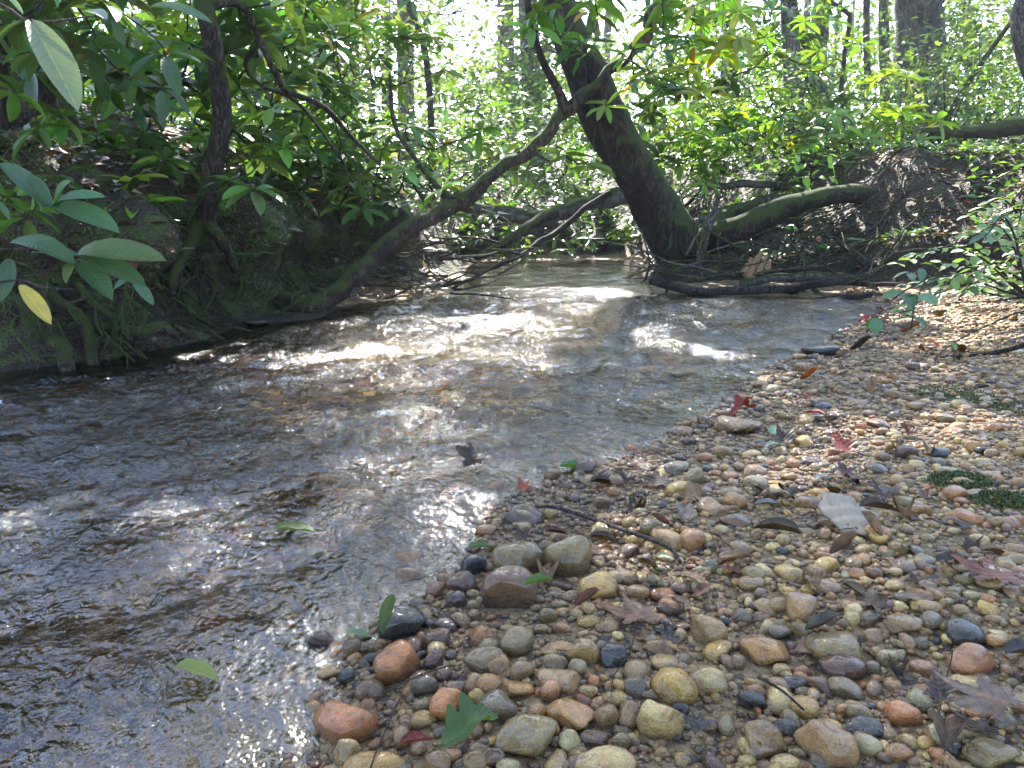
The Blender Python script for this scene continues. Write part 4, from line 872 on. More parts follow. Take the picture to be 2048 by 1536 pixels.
fleaf(1690, 895, 70, MAP[3], (.15, .03, .02), 10, 14, 'red maple leaf upright on the mid gravel bar', .02)
fleaf(1580, 985, 62, MAP[2], DK, 75, 20, 'black leaf scrap left of the bark slab', .015)
fleaf(1630, 960, 40, OVL[0], (.18, .22, .22), -60, 10, 'small grey-green leaf behind the black leaf scrap', .015)
fleaf(1510, 1010, 60, OVL[0], (.12, .12, .13), -85, 8, 'grey oval leaf beside the ochre pebble', .018)
fleaf(1375, 1030, 60, MAP[1], (.14, .11, .10), 35, 15, 'grey-brown crumpled leaf near the curved twig', .018)
fleaf(1255, 955, 58, MAP[2], DK, 50, 30, 'black crumpled leaf at the water edge', .02)
fleaf(1180, 965, 62, OVL[1], DK, -80, 5, 'dark leaf lying flat along the shoreline', .01)
fleaf(1045, 975, 40, MAP[1], (.2, .04, .02), 20, 15, 'small red leaf stranded at the waterline', .012)
fleaf(1455, 826, 70, OAK[1], RD, -70, 15, 'dark red leaf on the water edge behind a tan stone', .03)
fleaf(1540, 870, 52, OAK[0], (.14, .24, .16), -40, 10, 'pale green leaf on the gravel near the tan stone by the water', .015)
fleaf(1530, 895, 45, OVL[0], (.15, .22, .18), -60, 10, 'grey-green leaf just in front of the pale green leaf', .015)
fleaf(1570, 880, 60, MAP[1], DK, 15, 20, 'black folded leaf right of the pale green leaf', .015)
fleaf(1820, 862, 44, MAP[2], MR, 30, 35, 'dark red curled leaf standing in the sun streak', .02)
fleaf(1740, 860, 36, OVL[1], (.2, .1, .09), 60, 15, 'brown leaf left of the sun streak', .015)
fleaf(1990, 1152, 120, MAP[0], (.13, .045, .028), -20, 6, 'wide maroon maple leaf at the right edge', .016)
fleaf(1880, 1385, 88, MAP[3], (.07, .055, .055), -15, 22, 'dark grey-brown maple leaf near the lower right', .022)
fleaf(1985, 1400, 175, MAP[0], (.10, .06, .04), 55, 8, 'largest torn brown leaf at the lower right edge', .03)
fleaf(2010, 1310, 110, OVL[1], (.06, .045, .04), -75, 8, 'dark brown leaf behind the largest torn leaf', .02)
fleaf(1890, 1500, 130, OAK[2], (.08, .05, .035), -35, 10, 'curled dry brown leaf at the bottom right', .02)
fleaf(1400, 1450, 70, MAP[2], (.05, .042, .045), 30, 20, 'dark leaf between the cream blocky stone and a pale pebble', .02)
fleaf(1610, 1260, 75, OVL[2], (.07, .06, .05), -85, 5, 'olive-dark leaf between the olive pebbles', .015)
fleaf(1835, 1165, 50, MAP[1], DK, 80, 30, 'small dark pointed leaf right of centre on the gravel', .015)
fleaf(1960, 880, 50, OVL[0], (.2, .19, .17), -60, 12, 'pale silvery leaf catching the light at right', .02)
for k, (px, py) in enumerate([(1760, 650), (1800, 665), (1730, 640), (1850, 700), (1820, 720), (1700, 700), (1880, 690), (1690, 730), (1780, 745), (1660, 770), (1620, 800), (1740, 790), (1800, 800), (1950, 780), (1600, 760), (1830, 640), (1870, 630), (1920, 700), (1560, 790), (1650, 830), (1980, 1000), (2020, 930), (1770, 620), (1965, 740)]):
    random.seed(k); c = random.choice([RD, (.30, .08, .02), BR, BR, DK, DK, MR, TN])
    nm = {RD: 'red', (.30, .08, .02): 'orange', BR: 'brown', DK: 'black', MR: 'maroon', TN: 'tan'}[c]
    fleaf(px, py, random.uniform(30, 50), random.choice(MAP + OVL), c, random.uniform(0, 360), random.uniform(0, 25), autolabel(f'small {nm} fallen leaf', px, py), .02)
for k in range(60):
    random.seed(3000 + k); py = 700 + 800 * random.random() ** 1.3; px = random.uniform(1050, 2030) if py < 1250 else random.uniform(950, 2030); g, _ = gpt(px, py, 1, .0)
    if sdist(WATER, np.array([g[0]]), np.array([g[1]]))[0] > -.03: continue
    c, nm = random.choice([(DK, 'black'), (DK, 'black'), (BR, 'brown'), (MR, 'maroon'), ((.07, .05, .035), 'dark brown'), (TN, 'tan')]); q = random.choice([(MAP, 'crumpled'), (OVL, 'oval'), (OAK, 'lobed')])
    fleaf(px, py, random.uniform(.03, .055) * F / g[1], random.choice(q[0]), c, random.uniform(0, 360), random.uniform(-6, 14), autolabel(f'{q[1]} {nm} fallen leaf', px, py), .010, rx=random.uniform(-8, 8))

# ------------------------------------------------------------------ leaf litter, moss, ground cover
def litter(name, n, region, label, cols, size, mat='dead_mass', up=.5, cat='litter', lift=.016, asp=.5):
    x = rng.uniform(region[0], region[1], n); y = region[2] + (region[3] - region[2]) * rng.random(n) ** region[4]
    z, dw, dl, dr, df = land(x, y, True); bk = np.maximum(np.maximum(dl, dr), df); k = region[5](x, y, z, dw, dl, dr, df, bk); x, y, z = x[k], y[k], z[k]; n = len(x)
    th = rng.uniform(0, 6.283, n); d = np.stack([np.cos(th), np.sin(th), rng.normal(.05, up * .5, n)], 1); u_ = np.stack([rng.normal(0, up * .6, n), rng.normal(0, up * .6, n), np.ones(n)], 1)
    cc = np.array(cols)[rng.integers(0, len(cols), n)] * rng.uniform(.6, 1.4, (n, 1)); L = rng.uniform(size[0], size[1], n)
    x, y = warp(x, y, z)
    o = leaf_mass(name, np.stack([x, y, z + lift], 1), d, u_, L, L * asp, cc, M[mat]); return tag(o, label, cat, kind='stuff')
LC = [(.07, .035, .022), (.10, .055, .035), (.05, .03, .025), (.13, .08, .06), (.17, .10, .05), (.09, .03, .02), (.15, .11, .10)]
litter('leaf_litter', 14000, (-6, -.6, 2.4, 8, 1.2, lambda x, y, z, dw, dl, dr, df, bk: (dl > .12) & (z > .15)), 'brown dead leaves carpeting the left bank', LC, (.05, .10))
litter('leaf_litter', 12000, (.8, 5.5, 3.5, 8, 1.0, lambda x, y, z, dw, dl, dr, df, bk: (dr > .1)), 'reddish dead leaves covering the right bank top', LC + [(.2, .06, .03)], (.04, .085), up=.28)
litter('leaf_litter', 900, (-1.4, -.3, 4.4, 6.0, 1, lambda x, y, z, dw, dl, dr, df, bk: (dw < -.02) & (dl < .2)), 'pale dead leaves on the small sandy spit', [(.2, .15, .11), (.12, .08, .06)], (.04, .08))
GC = [(.045, .10, .025), (.07, .15, .03), (.035, .075, .03), (.10, .18, .03)]
litter('leaf_litter', 2200, (-3.2, -1.0, 2.0, 3.6, 1, lambda x, y, z, dw, dl, dr, df, bk: (dl > .0)), 'wet dark leaves caught on the lower left bank', LC[:3], (.03, .06), up=.4)
litter('ground_cover', 4200, (-6, -.2, 3, 9, 1.1, lambda x, y, z, dw, dl, dr, df, bk: (dl > .7) & (fbm(x * 1.2, y * 1.2, 2) > .02)), 'low green seedlings among the litter of the left bank', GC, (.04, .09), 'leaf_mass', .8, 'plants', .05, .4)
litter('ground_cover', 15000, (-16, 18, 8.0, 30, 1.4, lambda x, y, z, dw, dl, dr, df, bk: (bk > .4)), 'low green undergrowth on the forest floor behind the stream', GC, (.07, .16), 'leaf_mass', .8, 'plants', .12, .45)
def moss(name, n, region, label, cols):
    x = rng.uniform(region[0], region[1], n); y = rng.uniform(region[2], region[3], n); z, dw, dl, dr, df = land(x, y, True); bk = np.maximum(dl, dr)
    k = region[4](x, y, z, dl, dr) & (fbm(x * 3.1 + 7, y * 3.1, 3) > -.02); x, y, z = x[k], y[k], z[k]; n = len(x)
    d = np.stack([rng.normal(0, .5, n), rng.normal(-.4, .5, n), np.ones(n)], 1); u_ = np.stack([rng.normal(0, 1, n), np.full(n, -1.0), rng.normal(.3, .4, n)], 1)
    L = rng.uniform(.009, .022, n); cc = np.array(cols)[rng.integers(0, len(cols), n)] * rng.uniform(.6, 1.4, (n, 1))
    x, y = warp(x, y, z)
    return tag(leaf_mass(name, np.stack([x, y, z - .003], 1), d, u_, L, L * .45, cc, M['dead_mass']), label, 'moss', kind='stuff')
MC = [(.04, .065, .012), (.075, .11, .018), (.03, .045, .010)]
moss('moss', 70000, (-2.9, -.7, 2.3, 5.2, lambda x, y, z, dl, dr: (dl > .02) & (dl < .75)), 'green moss clinging to the face of the left bank', MC)
moss('moss', 30000, (1.2, 4.2, 2.4, 7.2, lambda x, y, z, dl, dr: (dr > .1) & (dr < 1.8)), 'bright green moss on the right bank slope', [(.05, .08, .012), (.085, .12, .018)])
for px, py, a, b_, lb in ((1900, 792, .10, .05, 'flat dark green moss mat on the gravel at right'), (1920, 968, .06, .02, 'small moss strip on gravel right of the slab'), (2015, 815, .07, .05, 'moss patch on the gravel at the right edge'), (2010, 1010, .05, .02, 'thin moss patch at the right edge below the others')):
    g, _ = gpt(px, py, 1, 0); n = 900; t = rng.uniform(0, 6.28, n); q = np.sqrt(rng.random(n)); x = g[0] + a * q * np.cos(t) * rng.uniform(.7, 1.1, n); y = g[1] + b_ * 2.2 * q * np.sin(t); z = land(x, y) + .006
    d = np.stack([rng.normal(0, .5, n), rng.normal(0, .5, n), np.full(n, .7)], 1); u_ = rng.normal(0, 1, (n, 3)); L = rng.uniform(.004, .009, n)
    tag(leaf_mass('moss_mat', np.stack([x, y, z], 1), d, u_, L, L * .5, np.array([(.05, .07, .015)]) * rng.uniform(.5, 1.3, (n, 1)), M['dead_mass']), lb, 'moss', 'moss mats on the gravel')

def twig_litter(name, n, region, label, L_=(.08, .4), mat='root', rr=(.0015, .006)):
    x = rng.uniform(region[0], region[1], n); y = rng.uniform(region[2], region[3], n); z, dw, dl, dr, df = land(x, y, True); k = region[4](x, y, z, dl, dr); specs = []
    for a, b_, c in zip(x[k], y[k], z[k]):
        th = rng.uniform(0, 3.14); L = rng.uniform(*L_); p = []
        for t in np.linspace(-.5, .5, 4):
            q = (a + math.cos(th) * L * t + rng.normal(0, .012), b_ + math.sin(th) * L * t * .6 + rng.normal(0, .012)); zq = land1(*q); wx_, wy_ = warp(q[0], q[1], zq); p.append((float(wx_), float(wy_), zq + .012 + abs(rng.normal(0, .02))))
        r0 = rng.uniform(*rr); specs.append((p, [r0, r0, r0 * .8, r0 * .4], dict(sides=5, step=.05, lump=.05)))
    return tag(link(name, tubes_mesh(name, specs, M[mat])), label, 'twigs', kind='stuff')
litter('leaf_litter', 3500, (-2.2, 2.6, 8.5, 14, 1, lambda x, y, z, dw, dl, dr, df, bk: (df > -.05)), 'dark dead leaves on the bank at the head of the pool', LC, (.06, .12), up=.8)
litter('ground_cover', 2600, (-2.2, 2.6, 8.6, 13, 1, lambda x, y, z, dw, dl, dr, df, bk: (df > .05)), 'low dark green plants on the bank at the head of the pool', GC[:3], (.08, .16), 'leaf_mass', .8, 'plants', .1, .4)
litter('ground_cover', 12500, (1.0, 5.5, 4.9, 9, 1, lambda x, y, z, dw, dl, dr, df, bk: (dr > .2) & (fbm(x * 1.4, y * 1.4, 2) > -.2)), 'small green plants and seedlings covering the right bank slope', GC[:3] + [(.12, .19, .04)], (.035, .09), 'leaf_mass', .8, 'plants', .045, .45)
twig_litter('twig_litter', 650, (.9, 4.5, 4.4, 8, lambda x, y, z, dl, dr: (dr > .0) & (dr < 2.6)), 'dead twigs and rootlets strewn over the right bank')
twig_litter('twig_litter', 170, (1.0, 4.0, 4.5, 6.8, lambda x, y, z, dl, dr: (dr > .0) & (dr < 1.8)), 'pale dead sticks and roots on the right bank', (.2, .8), 'bark_grey', (.003, .011))
twig_litter('twig_litter', 700, (-3.2, -.5, 2.5, 6.5, lambda x, y, z, dl, dr: (dl > -.05) & (dl < 1.5)), 'dead twigs and rootlets strewn over the left bank')

# ------------------------------------------------------------------ rhododendrons
RG = 'rhododendrons around the stream'
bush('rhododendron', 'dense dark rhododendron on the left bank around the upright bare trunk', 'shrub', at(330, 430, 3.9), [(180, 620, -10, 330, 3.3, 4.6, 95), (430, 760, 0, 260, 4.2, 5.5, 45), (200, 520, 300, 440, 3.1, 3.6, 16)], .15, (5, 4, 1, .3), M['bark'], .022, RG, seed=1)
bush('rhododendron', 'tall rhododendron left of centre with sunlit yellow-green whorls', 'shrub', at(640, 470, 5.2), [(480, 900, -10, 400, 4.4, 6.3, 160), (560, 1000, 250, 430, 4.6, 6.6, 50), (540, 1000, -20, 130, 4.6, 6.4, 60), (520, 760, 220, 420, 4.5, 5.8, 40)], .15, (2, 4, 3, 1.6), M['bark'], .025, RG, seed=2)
bush('rhododendron', 'rhododendron spray hanging from the crossing trunk at top centre', 'shrub', at(1060, 298, 4.8), [(830, 1240, -20, 250, 3.9, 5.0, 56), (1000, 1200, 230, 330, 4.3, 5.0, 7), (880, 1050, 200, 330, 4.3, 5.2, 12)], .16, (3, 5, 2, .6), M['bark_red'], .016, RG, seed=3, nodes=[at(1215, 145, 5.05), at(1060, 40, 4.8), at(1000, 340, 4.7)])
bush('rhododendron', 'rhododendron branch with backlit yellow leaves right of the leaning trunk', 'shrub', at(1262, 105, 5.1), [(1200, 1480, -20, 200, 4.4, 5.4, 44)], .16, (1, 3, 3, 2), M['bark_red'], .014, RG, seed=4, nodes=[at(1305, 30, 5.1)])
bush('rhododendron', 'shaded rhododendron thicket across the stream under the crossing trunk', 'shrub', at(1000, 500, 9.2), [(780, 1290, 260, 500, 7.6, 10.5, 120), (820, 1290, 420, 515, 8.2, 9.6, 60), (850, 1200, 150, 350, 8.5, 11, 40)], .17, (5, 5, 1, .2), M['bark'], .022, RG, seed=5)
bush('rhododendron', 'feathery green rhododendron behind the leaning tree on the right', 'shrub', at(1450, 380, 8.4), [(1280, 1700, -10, 300, 7.2, 9.6, 165)], .17, (2, 5, 3, .6), M['bark'], .022, RG, seed=6)
bush('rhododendron', 'low fresh green rhododendrons along the top of the right bank', 'shrub', at(1560, 350, 7.6), [(1340, 1860, 220, 345, 6.4, 7.8, 70), (1280, 1420, 290, 400, 6.4, 7.4, 18)], .16, (.5, 3, 5, 1), M['bark'], .015, RG, seed=7)
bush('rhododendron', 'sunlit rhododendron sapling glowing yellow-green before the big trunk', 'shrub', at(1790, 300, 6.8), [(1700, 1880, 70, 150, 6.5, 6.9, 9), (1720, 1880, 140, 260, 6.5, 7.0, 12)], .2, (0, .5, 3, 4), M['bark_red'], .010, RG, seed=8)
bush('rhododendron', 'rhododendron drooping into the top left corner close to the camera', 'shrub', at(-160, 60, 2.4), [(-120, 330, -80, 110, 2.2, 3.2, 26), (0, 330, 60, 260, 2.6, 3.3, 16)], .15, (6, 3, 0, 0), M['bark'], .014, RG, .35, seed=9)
bush('rhododendron', 'young rhododendron shoots growing low on the left bank edge', 'shrub', at(-40, 560, 2.4), [(-30, 110, 340, 560, 2.2, 2.7, 6)], .11, (5, 3, 0, 0), M['bark'], .008, RG, seed=10)
bush('rhododendron', 'rhododendron behind the dark left trunks lit from the back', 'shrub', at(260, 330, 6.2), [(-60, 460, 20, 320, 5.2, 7.2, 120)], .16, (2, 4, 3, .8), M['bark'], .022, RG, seed=11)
# near single leaves at the left
nr = thing('rhododendron_sprig', 'big pale rhododendron leaf with leafy twig hanging at top left', 'shrub', at(-60, -20, 1.5))
link('twig', tubes_mesh('twig', [([at(-60, -20, 1.5), at(20, 20, 1.5), at(70, 45, 1.5), at(200, 30, 1.6)], [.005, .004, .003, .002], dict(sides=6, step=.02, lump=.05))], M['twig'], nr.location), nr)
def lf_px(p0, p1, d0, d1, up, cc, wf=1): a = at(*p0, d0); b_ = at(*p1, d1); return (a, (b_ - a) / np.linalg.norm(b_ - a), np.array(up, float), np.linalg.norm(b_ - a), cc)
for l in [lf_px((60, 45), (158, 168), 1.5, 1.42, (.55, -.6, .6), (.13, .16, .10)), lf_px((95, 60), (150, 150), 1.55, 1.62, (.3, -.6, .7), (.10, .12, .03)), lf_px((170, 20), (212, 32), 1.55, 1.5, (0, -.4, 1), (.13, .17, .13)), lf_px((300, 15), (422, 30), 1.7, 1.7, (0, -.5, .8), (.07, .12, .07)),
          lf_px((10, -10), (48, 20), 1.4, 1.4, (0, -.4, 1), (.14, .2, .14)), lf_px((60, 40), (-20, 80), 1.5, 1.5, (0, -.4, 1), (.03, .06, .03))]: place_leaf(nr, l)
ns = thing('rhododendron_sprig', 'low sprig with broad grey-green leaves over the lower left bank', 'shrub', at(-60, 540, 1.9))
link('twig', tubes_mesh('twig', [([at(-60, 580, 1.9), at(30, 560, 1.9), at(90, 575, 1.85), at(145, 578, 1.85)], [.004, .0035, .003, .002], dict(sides=6, step=.02, lump=.05)), ([at(-60, 500, 1.9), at(60, 500, 1.95), at(155, 515, 2.0)], [.004, .0035, .002], dict(sides=6, step=.02))], M['twig'], ns.location), ns)
gg = (.06, .085, .022)
for l in [lf_px((155, 516), (302, 482), 2.0, 1.9, (.1, -.55, .8), gg), lf_px((155, 516), (125, 555), 2.0, 1.93, (0, -.5, .8), gg), lf_px((155, 516), (280, 540), 2.0, 1.92, (0, -.4, .9), (.045, .09, .035)), lf_px((155, 516), (60, 480), 2.0, 2.0, (0, -.4, .9), (.05, .10, .05)), lf_px((155, 516), (215, 575), 2.0, 1.9, (.2, -.6, .7), (.04, .08, .03)),
          lf_px((40, 572), (98, 630), 1.88, 1.84, (.4, -.6, .6), (.40, .30, .07)), lf_px((105, 415), (60, 345), 2.1, 2.1, (.3, -.5, .7), (.04, .08, .035)), lf_px((105, 415), (135, 358), 2.1, 2.05, (0, -.7, .6), (.05, .10, .045)), lf_px((105, 415), (200, 380), 2.1, 2.05, (0, -.5, .8), (.05, .12, .05)), lf_px((105, 415), (215, 418), 2.1, 2.0, (0, -.4, .8), (.05, .11, .05)), lf_px((105, 415), (0, 320), 2.1, 2.1, (0, -.5, .8), (.05, .09, .06)),
          lf_px((20, 440), (-5, 400), 2.0, 2.0, (.6, -.5, .5), (.055, .10, .04)), lf_px((20, 520), (5, 580), 2.0, 1.9, (.5, -.6, .5), (.05, .09, .05)), lf_px((20, 480), (140, 500), 2.0, 1.95, (0, -.4, .8), (.04, .08, .03)), lf_px((265, 560), (305, 600), 2.4, 2.35, (.2, -.6, .7), (.06, .12, .07)), lf_px((270, 550), (225, 575), 2.4, 2.35, (.2, -.6, .7), (.06, .12, .07))]: place_leaf(ns, l)

# ---- twiggy small-leaved shrub on the right, ferns, sapling
def smallshrub(name, label, cat, base, stems, lsize, cols, nl, mat=M['twig'], seed=0, wid=1.0, pairs=True):
    random.seed(seed); root = thing(name, label, cat, base); specs = []; lv = []
    for st in stems:
        pts, rad = path_px(st); specs.append((pts, rad, dict(sides=6, step=.03, lump=.04, seed=seed, wig=.003))); C_, _ = spline(pts, rad, .02)
        m = max(2, int(nl * len(C_) / 40))
        for k in range(m):
            i = int(len(C_) * (.15 + .85 * (k + .5) / m)); i = min(i, len(C_) - 2); t = C_[i + 1] - C_[i]; t /= np.linalg.norm(t) + 1e-9; s_ = np.cross(t, (0, 0, 1)); s_ /= np.linalg.norm(s_) + 1e-9
            for sg in (-1, 1):
                d = s_ * sg + t * .7 + np.array([random.gauss(0, .25), random.gauss(0, .25), random.gauss(-.1, .3)])
                c = random.choice(cols); f = random.uniform(.75, 1.3); lv.append((C_[i], d / np.linalg.norm(d), np.array([random.gauss(0, .3), random.gauss(-.3, .3), 1]), lsize * random.uniform(.7, 1.2), tuple(q * f for q in c)))
    link('stems', tubes_mesh('stems', specs, mat, base), root)
    for l in lv[:300]:
        o = place_leaf(root, l); o.scale = (o.scale[0] * 1.7 * wid, o.scale[1], o.scale[2])
    if len(lv) > 300:
        r = lv[300:]; o = leaf_mass('leaves', np.array([l[0] for l in r]), np.array([l[1] for l in r]), np.array([l[2] for l in r]), np.array([l[3] for l in r]), np.array([l[3] * .45 * wid for l in r]), np.array([l[4] for l in r]), M['leaf_mass'], root, base); o['kind'] = 'stuff'
    return root
def arcs(n, x0, y0, xr, yr, d, seed, w=5):
    random.seed(seed); out = []
    for k in range(n):
        ex, ey = random.uniform(*xr), random.uniform(*yr); dd = random.uniform(*d); mx_, my_ = (x0 + ex) / 2 + random.uniform(-30, 30), min(y0, ey) - random.uniform(0, 40)
        out.append([(x0, y0, w, dd), (mx_, my_, w * .7, dd), (ex, ey, w * .4, dd - random.uniform(0, .2))])
    return out
smallshrub('leafy_shrub', 'blue-green small-leaved shrub arching over the far gravel at right', 'shrub', at(2000, 640, 3.1), arcs(11, 2060, 600, (1760, 1990), (470, 650), (2.9, 3.5), 1), .055, [(.07, .13, .08), (.09, .16, .09), (.12, .2, .05)], 13, seed=2)
smallshrub('leafy_shrub', 'sunlit green shrub at the right edge above the bright gravel', 'shrub', at(2080, 560, 3.3), arcs(12, 2110, 600, (1880, 2060), (430, 600), (3.2, 3.9), 3), .06, [(.12, .2, .04), (.10, .18, .06), (.2, .26, .06)], 13, seed=4)
smallshrub('leafy_shrub', 'hanging sprig with three drooping green leaves over red leaves', 'shrub', at(1800, 700, 2.7), [[(1850, 560, 3, 2.8), (1800, 590, 3, 2.75), (1760, 625, 2, 2.7), (1735, 665, 2, 2.7)], [(1850, 560, 3, 2.8), (1830, 610, 3, 2.7), (1825, 655, 2, 2.65)]], .075, [(.06, .13, .06)], 5, seed=6, wid=1.3)
smallshrub('grass_tuft', 'fine grassy stems crossing the right edge of the gravel', 'plant', at(2060, 690, 2.4), [[(2060, 620, 3, 2.5), (1990, 640, 3, 2.5), (1900, 690, 2, 2.4), (1870, 720, 2, 2.4)], [(2070, 590, 3, 2.6), (1980, 600, 3, 2.6), (1870, 610, 2, 2.6), (1760, 640, 2, 2.6)]], .03, [(.1, .18, .04)], 4, seed=8)
smallshrub('sapling', 'small bright yellow-green sapling on the right bank edge', 'plant', at(1625, 400, 6.2), [[(1625, 400, 5, 6.2), (1622, 360, 4, 6.2), (1628, 320, 3, 6.2), (1630, 300, 2, 6.2)]] + [[(1625, y_, 3, 6.2), (1625 + s_ * 22, y_ - 8, 2, 6.15), (1625 + s_ * 40, y_ - 4, 2, 6.1)] for y_ in (385, 360, 335, 315) for s_ in (-1, 1)], .10, [(.16, .30, .03), (.20, .34, .04)], 9, seed=9, wid=.8)
smallshrub('sapling', 'leafy green seedling below the yellow-green sapling on the bank', 'plant', at(1600, 440, 6.0), [[(1600, 460, 4, 6.0), (1590, 430, 3, 5.95), (1595, 400, 2, 5.9)], [(1600, 450, 3, 6.0), (1560, 455, 2, 5.9)]], .09, [(.06, .15, .04)], 8, seed=12)
def fern(base, n, L, cc, label):
    root = thing('fern', label, 'fern', base); random.seed(int(base[0] * 100))
    for k in range(n):
        th = k / n * 6.283 + random.uniform(-.2, .2); d = np.array([math.cos(th), math.sin(th) - .2, .9]); P_, W_, D_, U_ = [], [], [], []
        c0 = np.array(base); pts = [c0 + np.array([d[0] * t, d[1] * t, .9 * t - .75 * t * t]) * L for t in np.linspace(0, 1, 7)]; C_, _ = spline(pts, [.002] * 7, L / 24)
        for i in range(3, len(C_) - 1):
            t = C_[i + 1] - C_[i]; t /= np.linalg.norm(t); s_ = np.cross(t, (0, 0, 1)); s_ /= np.linalg.norm(s_); q = math.sin(math.pi * (i / len(C_)) ** .7)
            for sg in (-1, 1): P_.append(C_[i]); D_.append(s_ * sg + t * .25 + np.array([0, 0, -.1])); W_.append(L * .22 * q + .004); U_.append([0, 0, 1])
        P_, D_, W_, U_ = map(np.array, (P_, D_, W_, U_))
        o = leaf_mass('frond', P_, D_, U_.astype(float), W_, W_ * .28, np.tile(np.array([cc]), (len(P_), 1)), M['leaf_mass'], root, base)
fern(at(45, 300, 3.0), 9, .22, (.05, .11, .06), 'feathery fern beside the dark trunks at the left')
fern(at(500, 520, 3.6), 7, .14, (.06, .13, .04), 'small fern on the mossy left bank above the stream')
fern(at(1990, 480, 4.2), 8, .2, (.09, .17, .04), 'fern on the right bank at the picture edge')

# ------------------------------------------------------------------ trees behind
def tree(lst, label, mat, seed, crown=None, ncrown=0, cols=GC, lsize=.12, name='tree', limbs=0):
    pts, rad = path_px(lst); base = pts[0].copy(); gz = land1(base[0], base[1]); 
    if base[2] > gz - .1: pts = [np.array([base[0], base[1], gz - .2])] + pts; rad = [rad[0] * 1.15] + rad; base = pts[0]
    root = thing(name, label, 'tree', base); link('trunk', tubes_mesh('trunk', [(pts, rad, dict(sides=14, step=.15, lump=.06, seed=seed))], mat, base), root)
    random.seed(seed)
    if crown:
        cs = crown; rg = np.random.default_rng(seed); P_ = []
        specs = []
        for (cx, cy, cz, rr, nn) in cs:
            c0 = np.array([cx, cy, cz]); k = rg.integers(8, 14)
            cl = c0 + rg.normal(0, .5, (k, 3)) * rr * np.array([1, 1, .6])
            st_ = pts[-2]; specs.append(([st_, (st_ + c0) / 2 + rg.normal(0, .15, 3), c0], [rad[-2] * .5, rad[-2] * .3, .01], dict(sides=6, step=.2)))
            for q in cl[:4]: specs.append(([c0, (c0 + q) / 2, q], [.02, .012, .006], dict(sides=5, step=.2)))
            idx = rg.integers(0, k, nn); P_.append(cl[idx] + rg.normal(0, .28, (nn, 3)) * rr * .8)
        link('limbs', tubes_mesh('limbs', specs, mat, base), root)
        P_ = np.vstack(P_); n = len(P_); d = rg.normal(0, 1, (n, 3)); d[:, 2] = d[:, 2] * .4 - .2; u_ = rg.normal(0, .5, (n, 3)) + [0, 0, 1]
        hx, hy = ground_hit(P_); k = ~in_patch(hx, hy, 1.1); P_, d, u_ = P_[k], d[k], u_[k]; n = len(P_)
        L = rg.uniform(.7, 1.3, n) * lsize; cc = np.array(cols)[rg.integers(0, len(cols), n)] * rg.uniform(.7, 1.3, (n, 1))
        o = leaf_mass('crown', P_, d, u_, L, L * .6, cc, M['leaf_mass'], root, base); o['kind'] = 'stuff'
    return root
FG = [(.07, .115, .032), (.10, .155, .042), (.05, .085, .03), (.13, .18, .055)]
def crown_px(spec):               # (px, py, d, r, n)
    return [(*at(a, b_, c), r_, n) for a, b_, c, r_, n in spec]
tree([(1845, 330, 95, 14), (1842, 180, 84, 14), (1840, 60, 82, 14), (1838, -100, 80, 14), (1835, -400, 76, 14)], 'broad brown trunk standing behind the sunlit sapling at upper right', M['bark_far'], 1)
tree([(1590, 300, 40, 13), (1585, 150, 34, 13), (1578, 20, 30, 13), (1570, -200, 28, 13)], 'slim dark trunk, left one of a close pair at upper right', M['bark_far'], 2)
tree([(1645, 260, 26, 14), (1640, 120, 24, 14), (1648, 0, 24, 14), (1655, -200, 22, 14)], 'slim mossy trunk, right one of a close pair at upper right', M['bark_far'], 3)
tree([(1625, 140, 14, 12), (1600, 60, 16, 12), (1575, -30, 14, 12)], 'thin dark leaning stem crossing the pair of slim trunks', M['bark'], 4)
tree([(1770, 240, 20, 17), (1768, 80, 18, 17), (1766, -150, 18, 17)], 'thin straight trunk left of the broad brown trunk', M['bark_far'], 5)
tree([(1735, 210, 13, 15), (1733, 60, 12, 15), (1735, -150, 12, 15)], 'thinnest trunk between the slim pair and the broad brown trunk', M['bark_far'], 6)
tree([(1690, 100, 8, 10), (1700, 30, 9, 10), (1655, 0, 8, 10), (1600, -80, 7, 10)], 'thin bare dark branch slanting across the bright gap', M['bark'], 7)
tree([(2110, 330, 50, 5.5), (2085, 180, 46, 5.5), (2066, 90, 62, 5.5), (2060, 20, 60, 5.5), (2075, -60, 44, 5.5), (2080, -300, 40, 5.5)], 'sunlit knobbly trunk cut by the upper right edge', M['bark_grey'], 8)
tree([(1900, 230, 10, 10), (1960, 130, 10, 10), (2010, 60, 9, 10), (2070, -20, 8, 10)], 'thin slanting stem right of the broad brown trunk', M['bark'], 9)
tree([(813, 330, 34, 22), (812, 150, 30, 22), (810, 20, 30, 22), (805, -150, 28, 22)], 'pale hazy trunk far behind in the bright gap at top centre', M['bark_far'], 10, crown_px([(700, 60, 23, 2.5, 1500), (900, 30, 22, 2.2, 900)]), 1, FG, .2)
tree([(775, 330, 20, 26), (772, 100, 18, 26), (770, -150, 18, 26)], 'thinner pale trunk left of the hazy trunk at top centre', M['bark_far'], 11)
tree([(860, 200, 12, 9), (845, 80, 13, 9), (820, 20, 11, 9), (800, -60, 9, 9)], 'dark leaning stem in front of the hazy pale trunk', M['bark'], 12)
tree([(1505, 330, 18, 15), (1462, 160, 17, 15), (1462, 0, 16, 15), (1460, -200, 15, 15)], 'slender trunk in the greenery between the leaning tree and the pair', M['bark_far'], 13, crown_px([(1420, -60, 15, 2, 1200)]), 1, FG, .15)
tree([(1940, 230, 16, 20), (1935, 60, 16, 20), (1930, -150, 15, 20)], 'distant thin trunk right of the broad brown trunk', M['bark_far'], 14, crown_px([(1960, 30, 20, 2.4, 1500)]), 1, FG, .2)
